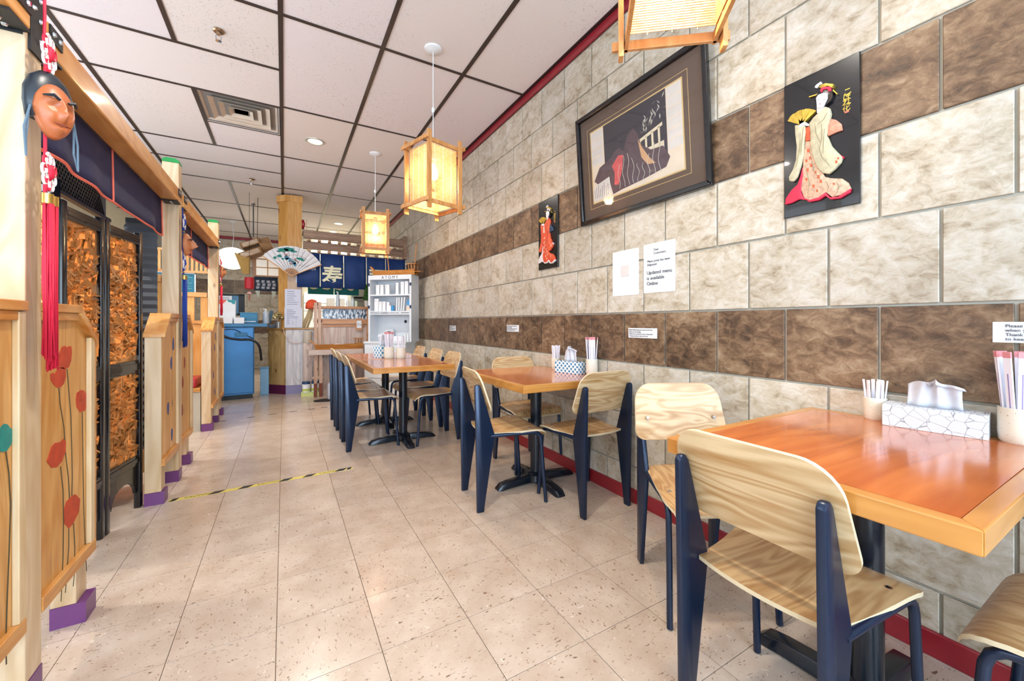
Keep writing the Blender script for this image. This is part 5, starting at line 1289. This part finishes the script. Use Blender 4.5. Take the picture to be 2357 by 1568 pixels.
# ------------------------------------------------------------------ sushi bar
SB = 6.97
PALEW = wood('bar_boards', '#ddcbc0', '#b9998a', 'z', .45, .7, knots=1.0, kcol='#6b4a3c')
BARW = wood('bar_rail', '#d2a078', '#b27748', 'x', .4, .8)
BARZ = wood('bar_post', '#d9bca6', '#bb917a', 'z', .45)
t = thing('sushi_bar', 'pinkish wooden sushi bar front with wave-patterned glass strip', 'bar', (0, SB, 0))
n = 6
for k in range(n):
    x0 = .50+(1.22-.50)*k/n; x1 = .50+(1.22-.50)*(k+1)/n; MB().box(x0+.0008, x1-.0008, 0, .03, .0, 1.075).build('board', PALEW, t)
MB().box(.40, 1.24, -.03, .05, 1.075, 1.155).build('lower_rail', BARW, t, bevel=.004)
MB().box(.51, 1.24, -.04, .30, 1.315, 1.355).build('top_shelf', BARW, t, bevel=.004)
def waveglass(name):
    m, n, l, b = nt(name); mp = coords(n, l, (1, 1, .35), False, (0, .6, 0)); v = noise(n, l, mp, 38, 2, .5, .8)
    r = ramp(n, [(.44, '#dfe6ee'), (.5, '#8fa3ba'), (.56, '#3c4f66')]); l.new(v.outputs['Fac'], r.inputs[0]); l.new(r.outputs[0], b.inputs['Base Color']); b.inputs['Roughness'].default_value = .2; MATS[name] = m; return m
MB().box(.515, 1.20, .0, .012, 1.155, 1.315).build('wave_glass', waveglass('wave_glass'), t)
for x in (.418, .472): MB().box(x-.022, x+.022, -.045, .02, 0, 1.41).build('post', BARZ, t, bevel=.004)
for z in (1.12, 1.34, .38):
    MB().box(.385, .51, -.03, .0, z-.018, z+.018).build('peg', BARZ, t, bevel=.003)
MB().box(1.16, 1.215, -.05, .0, 0, 1.31).build('end_board', BARW, t)
MB().box(.50, 1.14, -.012, 0, 1.03, 1.07).build('moulding', BARW, t)
MB().bar((.535, -.02, .70), (.505, -.015, 1.16), .012, .016, (0, 1, 0)).build('diagonal_stick', BARW, t)
t = thing('price_tag', 'small wooden tag with white card hanging on the bar rail', 'tag', (1.04, SB-.035, 1.06))
MB().box(-.05, .05, -.008, 0, -.09, .11).build('backing', BARW, t); MB().box(-.034, .034, -.010, -.008, -.05, .07).build('card', PAPER, t); lettering('7½', .05, INK, t, (-.03, -.0105, -.01))
t = thing('bar_ledge', 'whitewashed wooden ledge table in front of the sushi bar', 'table', (0, 0, 0))
MB().box(.305, 1.055, 6.60, 6.92, .62, .695).build('ledge_top', wood('ledge', '#d9c6bb', '#b99d90', 'x', .4, .7, knots=1.0, kcol='#54507e'), t, bevel=.004)
for x in (.40, .47): MB().box(x-.022, x+.022, 6.66, 6.71, .20, .62).build('leg', BARZ, t, bevel=.003)
for x in (.40, .47): MB().box(x-.0225, x+.0225, 6.659, 6.711, 0, .20).build('leg_foot', plain('stain_red', '#7d3e28', .5), t)
MB().box(.36, .51, 6.67, 6.70, .27, .30).build('stretcher', BARZ, t)
MB().box(.90, .95, 6.70, 6.90, 0, .62).build('leg', BARZ, t)
def boat(name, loc, rz, L, label, masts):
    t = thing(name, label, 'boat', loc, rz, 'wooden sushi boats')
    BW = wood('boat_wood', '#d08f45', '#a9692a', 'x', .4, 1.0, coat=.1); hw = .075
    MB().prism([(-L*.36, 0), (L*.5, 0), (L*.5, .012), (-L*.36, .012)], (0, -hw*.7, 0), (1,0,0), (0,0,1), (0, hw*1.4, 0)).build('hull_bottom', BW, t)
    for s in (-1, 1):
        m = MB(); y0, y1 = s*hw*.7, s*hw
        m.add([(-L*.40, y0, 0), (L*.5, y0, 0), (L*.5, y1, .075), (-L*.44, y1, .07), (-L*.40, y0-s*.008, 0), (L*.5, y0-s*.008, 0), (L*.5, y1-s*.008, .075), (-L*.44, y1-s*.008, .07)], [(0,1,2,3),(7,6,5,4),(0,4,5,1),(1,5,6,2),(2,6,7,3),(3,7,4,0)])
        m.build('side_plank', BW, t)
    MB().prism([(-L*.37, 0), (-L*.34, 0), (-L*.44, .10), (-L*.5, .145), (-L*.53, .14)], (0, -.018, 0), (1,0,0), (0,0,1), (0, .036, 0)).build('prow', BW, t, bevel=.002)
    for k in range(5): MB().box(-L*.3+k*L*.19, -L*.3+k*L*.19+L*.17, -hw*.85, hw*.85, .045, .052).build('deck_board', BW, t)
    cab = MB().box(L*.36, L*.5, -hw*.8, hw*.8, .075, .085).build('stern_frame', BW, t)
    for x in (L*.37, L*.43, L*.49):
        for s in (-1, 1): MB().box(x-.005, x+.005, s*hw*.7-.005, s*hw*.7+.005, .05, .155).build('stern_post', BW, t)
    MB().box(L*.33, L*.52, -hw, hw, .155, .165).build('stern_roof', BW, t)
    for x, h, ln in masts: MB().tube([(x*L, 0, .05), (x*L+ln, 0, h)], .007, 6).build('mast', BW, t)
    return t
boat('sushi_boat', (.70, 6.76, .696), 0, .72, 'wooden sushi boat on the ledge before the sushi bar', ())
for k in range(1): tag(MB().prism([(0, 0), (.10, .03), (.24, .012), (.10, .006)], (0,0,0), (1,0,0), (0,0,1), (0, .03, 0)).build('folded_paper', plain('paper_pinkish', '#e8d8cc', .7), None, (.60, 6.75, .75)), 'folded pale paper lying in the boat on the ledge', 'paper')

# stepped eave of the sushi bar with little blocks
EA = wood('eave_wood', '#a98a72', '#7f6250', 'x', .55, .7, knots=.8); EB = wood('eave_block', '#c9a688', '#a58062', 'x', .5)
t = thing('sushi_bar_eave', 'stepped timber eave with small blocks above the blue curtain', 'canopy', (0, 7.16, -.022))
t.scale = (1.022, 1, 1.02)
MB().box(.25, 1.80, -.10, -.04, 2.38, 2.50).build('fascia', EA, t, bevel=.006)
MB().box(.25, 1.80, -.03, .03, 2.23, 2.345).build('fascia', EA, t, bevel=.006)
MB().box(.25, 1.80, .04, .42, 2.50, 2.53).build('roof_board', EA, t)
for k in range(11):
    x = .33+k*.142
    MB().box(x-.022, x+.022, -.09, .02, 2.346, 2.379).build('block', EB, t, bevel=.003)
    MB().box(x-.022, x+.022, -.03, .05, 2.19, 2.229).build('block', EB, t, bevel=.003)
MB().tube([(.24, .02, 2.18), (1.82, .02, 2.18)], .012, 8).build('curtain_rod', EB, t)
MB().box(1.74, 1.80, -.12, .2, 2.18, 2.56).build('end_bracket', EA, t)
t = thing('sushi_curtain', 'dark blue split curtain with large white character over the sushi bar', 'curtain', (0, 7.142, -.022))
t.scale = (1.022, 1, 1.02)
SNAV = plain('noren_blue', '#0d3470', .7, var=.12, scale=6); CRM = plain('noren_cream', '#e9e6c4', .7)
ed = (.165, .483, .819, 1.161, 1.464, 1.79)
for k in range(5):
    x0, x1 = ed[k]+.004, ed[k+1]-.004
    def cl(u, v): return (x0+(x1-x0)*u, .004+.008*math.sin(u*7+k), 2.175+(1.640-2.175)*v)
    MB().sheet(cl, 8, 3, (0, .003, 0)).build('panel', SNAV, t, smooth='all')
for x in ed[1:5]: MB().prism([(x-.007, 1.66), (x+.007, 1.66), (x+.004, 2.06), (x-.004, 2.06)], (0, -.012, 0), (1,0,0), (0,0,1), (0, .006, 0)).build('cream_tie', CRM, t)
for ch, x, z, s_ in (('寿', .505, 1.735, .30), ('司', 1.185, 1.735, .30)):
    o = lettering(ch, s_, CRM, t, (x, -.014, z), ext=.002, bold=.0075)
lettering('AN', .075, PAPER, t, (.335, -.012, 1.905), ext=.001, sx=.8)

# behind the bar
t = thing('teal_curtain', 'teal half curtain with cream rosettes hanging behind the bar', 'curtain', (.50, 8.9, 1.66))
TLC = plain('teal_cloth', '#177f80', .75)
for k in range(2): MB().box(-.10+k*.47, .36+k*.47, 0, .006, 0, .42).build('panel', TLC, t)
for k in range(4): MB().prism(blob(.0+k*.225, .145, .075, .055, k+40, 10), (0, -.004, 0), (1,0,0), (0,0,1), (0, .003, 0)).build('rosette', CRM, t)
MB().tube([(-.12, 0, .42), (.85, 0, .42)], .010, 6).tube([(-.12, 0, .42), (-.12, 0, 1.44)], .004, 5).tube([(.85, 0, .42), (.85, 0, 1.44)], .004, 5).build('rod', PINE, t)
t = thing('kitchen_window', 'bright white kitchen hatch behind the bar', 'hatch', (.47, 9.86, 0))
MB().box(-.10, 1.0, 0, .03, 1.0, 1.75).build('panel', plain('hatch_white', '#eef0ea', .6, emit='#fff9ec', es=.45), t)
for z in (1.18, 1.35, 1.52): MB().box(-.10, 1.0, -.01, 0, z, z+.012).build('shelf_line', plain('hatch_grey', '#b9beb8', .6), t)
t = thing('kitchen_fridge', 'grey-cream kitchen fridge with dark handle behind the bar', 'fridge', (1.45, 9.0, 0)); KG = plain('fridge_cream', '#c2c3b2', .4)
MB().box(-.25, .22, .02, .6, 0, 1.95).build('body', KG, t); MB().box(-.24, .21, 0, .02, 1.56, 1.93).build('door', KG, t, bevel=.004); MB().box(-.24, .21, 0, .02, .1, 1.54).build('door', KG, t, bevel=.004); MB().box(-.20, .08, -.015, 0, 1.60, 1.64).build('handle', BLACK, t)
t = thing('kitchen_shelf', 'dark kitchen shelf unit beside the cream fridge', 'shelf', (1.735, 8.6, 0)); DK = plain('shelf_dark', '#4c473a', .6)
MB().box(-.05, -.03, 0, .3, 0, 1.9).box(.07, .09, 0, .3, 0, 1.9).build('side', DK, t); MB().box(-.05, .09, .28, .3, 0, 1.9).build('back', plain('shelf_back', '#8a846a', .6), t)
for z in (.9, 1.3, 1.55, 1.88): MB().box(-.03, .07, 0, .28, z, z+.02).build('shelf', DK, t)
# row on the bar shelf
SZ = 1.356
for k, (x, w_, h, mat, lb) in enumerate(((.635, .055, .125, plain('box_cream', '#e9e3d2', .6), 'large cream box on the bar shelf'), (.80, .035, .125, plain('box_cream2', '#efead9', .6), 'narrow cream box on the bar shelf, beside the pump bottle'))):
    tag(MB().box(-w_, w_, -.04, .04, 0, h).build('cream_box', mat, None, (x, SB+.06, SZ), bevel=.002), lb, 'box')
bottle(.735, SB+.04, SZ, .026, .235, 'tall clear pump bottle on the bar shelf', CLEARB, WHITE)
for k, (x, r, h, mat, cp, lb) in enumerate(((.885, .022, .12, WHITE, WHITE, 'short white bottle on the bar shelf'), (.955, .026, .15, plain('b_silver', '#c9d2d6', .25), WHITE, 'silvery bottle on the bar shelf'), (1.01, .022, .12, plain('b_pale', '#cfdcc0', .4), plain('b_dark', '#3c4048', .4), 'pale green bottle with dark cap on the bar shelf'))):
    bottle(x, SB+.05, SZ, r, h, lb, mat, cp, False, name='small_bottle')
t = thing('potted_topiary', 'small conical green topiary in a pale pot on the bar shelf', 'plant', (1.165, SB+.0, SZ))
MB().lathe([(.032, 0), (.042, .10), (.046, .105), (.040, .10)], 14).build('pot', plain('pot_pale', '#d3ccc8', .6), t, smooth=True)
rd = random.Random(12); m = MB()
for k in range(420):
    h = rd.random(); r = (.062*(1-h)**.7+.012)*rd.uniform(.75, 1.08); a = rd.uniform(0, 2*PI); c = Vector((r*math.cos(a), r*math.sin(a), .11+h*.26)); d = Vector((math.cos(a), math.sin(a), rd.uniform(-.3, .7))).normalized(); s_ = d.cross(Vector((0,0,1))).normalized()
    m.add([c-s_*.007, c+d*.016, c+s_*.007, c-d*.006+Vector((0,0,.003))], [(0,1,2,3)])
o = m.build('foliage', plain('topiary_green', '#3f7a22', .6, var=.35, scale=40), t, fix=False); o['kind'] = 'stuff'
MB().lathe([(.045, .10), (.055, .13), (.03, .28), (.006, .36)], 10).build('foliage_core', plain('topiary_core', '#234d16', .8), t)
t = thing('straw_bundle', 'bundle of straw topped with orange cloth beside the bar posts', 'ornament', (.325, 7.235, 1.0155))
STR = plain('straw_pale', '#c8b48c', .7)
rd = random.Random(13)
for k in range(16):
    a = rd.uniform(-.9, .9); MB().tube([(.05+.03*a, .02*rd.uniform(-1, 1), .33), (.02+.05*a, .02*rd.uniform(-1, 1), .18), (-.05+.06*a, .03*rd.uniform(-1, 1), 0)], .0075, 5).build('straw_stalk', STR, t, smooth=True)
MB().lathe([(.088, .30), (.092, .33), (.08, .40), (.05, .44), (.01, .455)], 16, (.06, 0, 0), 1.05, .8).build('orange_cloth', plain('cloth_orange_red', '#e0522c', .65), t, smooth='all')
MB().lathe([(.02, .30), (.03, .36), (.02, .41)], 10, (.155, -.02, 0)).build('dark_knot', plain('knot_dark', '#3c2c22', .6), t, smooth=True)
t = thing('utensil_pot', 'pale crock standing behind the ledge beside the straw bundle', 'pot', (.312, 7.055, .78)); MB().lathe([(.055, 0), (.062, .02), (.062, .19), (.055, .195), (.050, .19)], 18).build('body', plain('crock', '#c9bdae', .4), t, smooth=True); MB().box(-.06, .06, -.05, .06, -.78, 0).build('pedestal', PALEW, t)
# ------------------------------------------------------------------ white corner cabinet
a_ = math.radians(-43)
t = thing('display_cabinet', 'white open display cabinet lettered ATOMY standing by the wall', 'cabinet', (1.08, 6.345, 0), a_)
CW = plain('cabinet_white', '#dfe4ea', .4, var=.02); W_, D_ = .70, .235
MB().box(0, .03, 0, D_, .82, 1.80).build('side_panel', CW, t); MB().box(W_-.03, W_, 0, D_, .82, 1.80).build('side_panel', CW, t)
MB().box(.03, W_-.03, D_-.015, D_, .82, 1.80).build('back_panel', CW, t)
MB().box(.03, W_-.03, 0, D_-.015, 1.735, 1.80).build('top_panel', CW, t)
MB().box(.03, W_-.03, .01, D_-.015, 1.495, 1.515).build('shelf', CW, t); MB().box(.03, W_-.03, 0, D_-.015, 1.215, 1.27).build('shelf', CW, t)
lettering('A T O M Y', .062, INK, t, (.22, -.001, 1.745), ext=.0006, sx=.95)
lettering('POTATO RAMEN', .045, plain('ink_navy', '#25324e', .6), t, (.04, -.001, 1.226), ext=.001, sx=.86)
lettering('CI LACK RE CO LAGE Y', .030, INK, t, (.345, -.001, 1.231), ext=.0006, sx=.52)
m = MB()
for k in range(14): m.box(.535+k*.0095, .541+k*.0095, -.001, 0, 1.236, 1.246+.006*(k % 2))
m.build('fine_print', INK, t)
for x in (.012, W_-.012):
    for z in (1.33, 1.66): MB().box(x-.012, x+.012, -.008, 0, z-.022, z+.022).build('hinge', plain('hinge_navy', '#22304f', .4, .4), t)
MB().tube([(.49, D_-.016, 1.115), (.49, D_-.0148, 1.115)], .024, 18).build('cable_hole', BLACK, t)
tb2 = thing('base_cabinet', 'white low drawer cabinet under the display cabinet', 'cabinet', (1.02, 6.30, 0), a_)
MB().box(0, .66, .0, .30, 0, .79).build('body', CW, tb2, bevel=.003); MB().box(-.01, .67, -.012, .302, .79, .82).build('top', CW, tb2, bevel=.003)
for z0, z1 in ((.53, .735), (.29, .51), (.05, .27)): MB().box(.02, .64, -.012, 0, z0, z1).build('drawer_front', CW, tb2, bevel=.003)
def cab(x, z, y=.06): 
    return (1.08+x*math.cos(a_)-y*math.sin(a_), 6.345+x*math.sin(a_)+y*math.cos(a_), z)
GB = 'white skincare boxes in the display cabinet'
for k, (x, w_, h) in enumerate(((.13, .028, .145), (.20, .026, .145), (.29, .034, .145), (.45, .022, .17), (.535, .026, .185), (.60, .026, .19))):
    o = MB().box(-w_, w_, -.02, .02, 0, h).build('product_box', PAPER, None, cab(x, 1.516), (0, 0, a_), bevel=.001)
    tag(o, ('first', 'second', 'third', 'fourth', 'fifth', 'sixth')[k]+' white product box from the left on the top cabinet shelf', 'box', GB)
    MB().box(-w_*.4, -w_*.1, -.0206, -.02, h*.78, h*.84).build('logo_dot', plain('dot_rose', '#a86a6a', .6), o)
for k, (x, w_, h) in enumerate(((.11, .034, .185), (.175, .024, .14), (.235, .026, .14), (.30, .022, .135), (.335, .014, .08))):
    o = MB().box(-w_, w_, -.02, .02, 0, h).build('product_box', PAPER, None, cab(x, 1.271), (0, 0, a_), bevel=.001)
    tag(o, ('first', 'second', 'third', 'fourth', 'fifth')[k]+' white product box from the left on the second cabinet shelf', 'box', GB)
    MB().box(-w_*.4, -w_*.1, -.0206, -.02, h*.78, h*.84).build('logo_dot', plain('dot_rose', '#a86a6a', .6), o)
o = MB().lathe([(.02, 0), (.02, .018), (.022, .02), (.022, .075), (.018, .08)], 16).build('blue_jar', plain('jar_blue', '#2e8fd0', .35), None, cab(.375, 1.271, .05), smooth=True); tag(o, 'small bright blue jar on the second cabinet shelf', 'jar')
for k in range(4):
    o = MB().box(-.009, .009, -.02, .02, 0, .20).build('product_tube', PAPER, None, cab(.44+k*.036, 1.2745), (0, (.04, .03, .08, .12)[k], a_), bevel=.002); tag(o, 'white leaning tube on the second cabinet shelf', 'tube', 'leaning white tubes in the cabinet')
o = MB().box(-.02, .02, -.02, .02, 0, .075).build('blue_carton', plain('jar_blue', '#2e8fd0', .35), None, cab(.63, 1.3505, .06), (0, 0, a_)); tag(o, 'blue carton on top of a beige carton in the cabinet', 'box')
o = MB().box(-.026, .026, -.02, .02, 0, .078).build('beige_carton', plain('carton_beige', '#e2d2c2', .6), None, cab(.625, 1.271, .06), (0, 0, a_)); tag(o, 'beige carton at the right end of the second cabinet shelf', 'box')
o = MB().box(-.07, .07, -.01, .01, 0, .175).build('brochure_stand', plain('brochure', '#d4d8de', .4), None, cab(.25, .821, .17), (0, 0, a_)); tag(o, 'grey brochure stand at the bottom of the display cabinet', 'stand'); MB().box(-.03, .03, -.0108, -.01, .10, .145).build('picture', plain('brochure_dark', '#5b4a52', .6), o)
o = MB().box(-.10, .10, -.04, .04, 0, .075).build('low_box', PAPER, None, cab(.43, .821, .09), (0, 0, a_)); tag(o, 'long low white box at the bottom of the display cabinet', 'box')
for k in range(3):
    o = MB().lathe([(.016, 0), (.018, .02), (.016, .10), (.010, .115)], 12).build('lotion_bottle', WHITE, None, cab(.555+k*.045, .821, .09), smooth=True); tag(o, ('left', 'middle', 'right')[k]+' of three small white bottles at the bottom of the display cabinet', 'bottle', 'white bottles in the cabinet')
boat('sushi_boat', cab(.36, 1.801, .10), a_, .74, 'wooden sushi boat on top of the white display cabinet', ((-.10, .32, -.03), (.46, .47, .03)))

# floor things before the counter
for k in range(2):
    t = thing('wipes_tub', ('left', 'right')[k]+' of two white wipes tubs with navy lids on the floor', 'tub', (.285+k*.125, 6.86, .055), 0, 'wipes tubs on the floor')
    MB().lathe([(.052, 0), (.054, .12), (.05, .125)], 18).build('tub', PAPER, t, smooth=True); MB().lathe([(.056, .125), (.056, .155), (.05, .16)], 18).build('lid', plain('lid_navy', '#27466e', .4), t, smooth=True)
    MB().lathe([(.0535, .02), (.0548, .055)], 18).build('label_band', plain('label_lime', '#c3cf62', .5), t, smooth=True)
t = thing('cardboard_tray', 'lime and white cardboard tray holding the wipes tubs', 'tray', (.348, 6.86, 0)); MB().box(-.13, .13, -.07, .07, 0, .052).build('base', plain('tray_lime', '#ccd68a', .6), t)
t = thing('sanitiser_jug', 'large clear sanitiser jug with pump standing on the floor', 'jug', (.60, 6.30, .015)); JG = plain('jug_clear', '#b7bfd0', .2, 0, .6)
MB().prism(rrect(.075, .12, .05, 5, .02), (0, -.05, .12), (1,0,0), (0,0,1), (0, .10, 0)).build('body', JG, t, bevel=.012, smooth=True)
MB().lathe([(.022, .235), (.022, .265), (.008, .27), (.008, .31)], 12).build('pump', WHITE, t, smooth=True); MB().box(-.04, .012, -.008, .008, .30, .312).build('spout', WHITE, t)
MB().box(-.04, .04, -.052, -.050, .05, .16).build('label', PAPER, t)
tag(MB().lathe([(.17, 0), (.17, .010), (.15, .014)], 26, (0,0,0), 1, .6).build('round_mat', BLACK, None, (.52, 6.30, 0), smooth=True), 'black oval base plate on the floor under the sanitiser jug', 'mat')
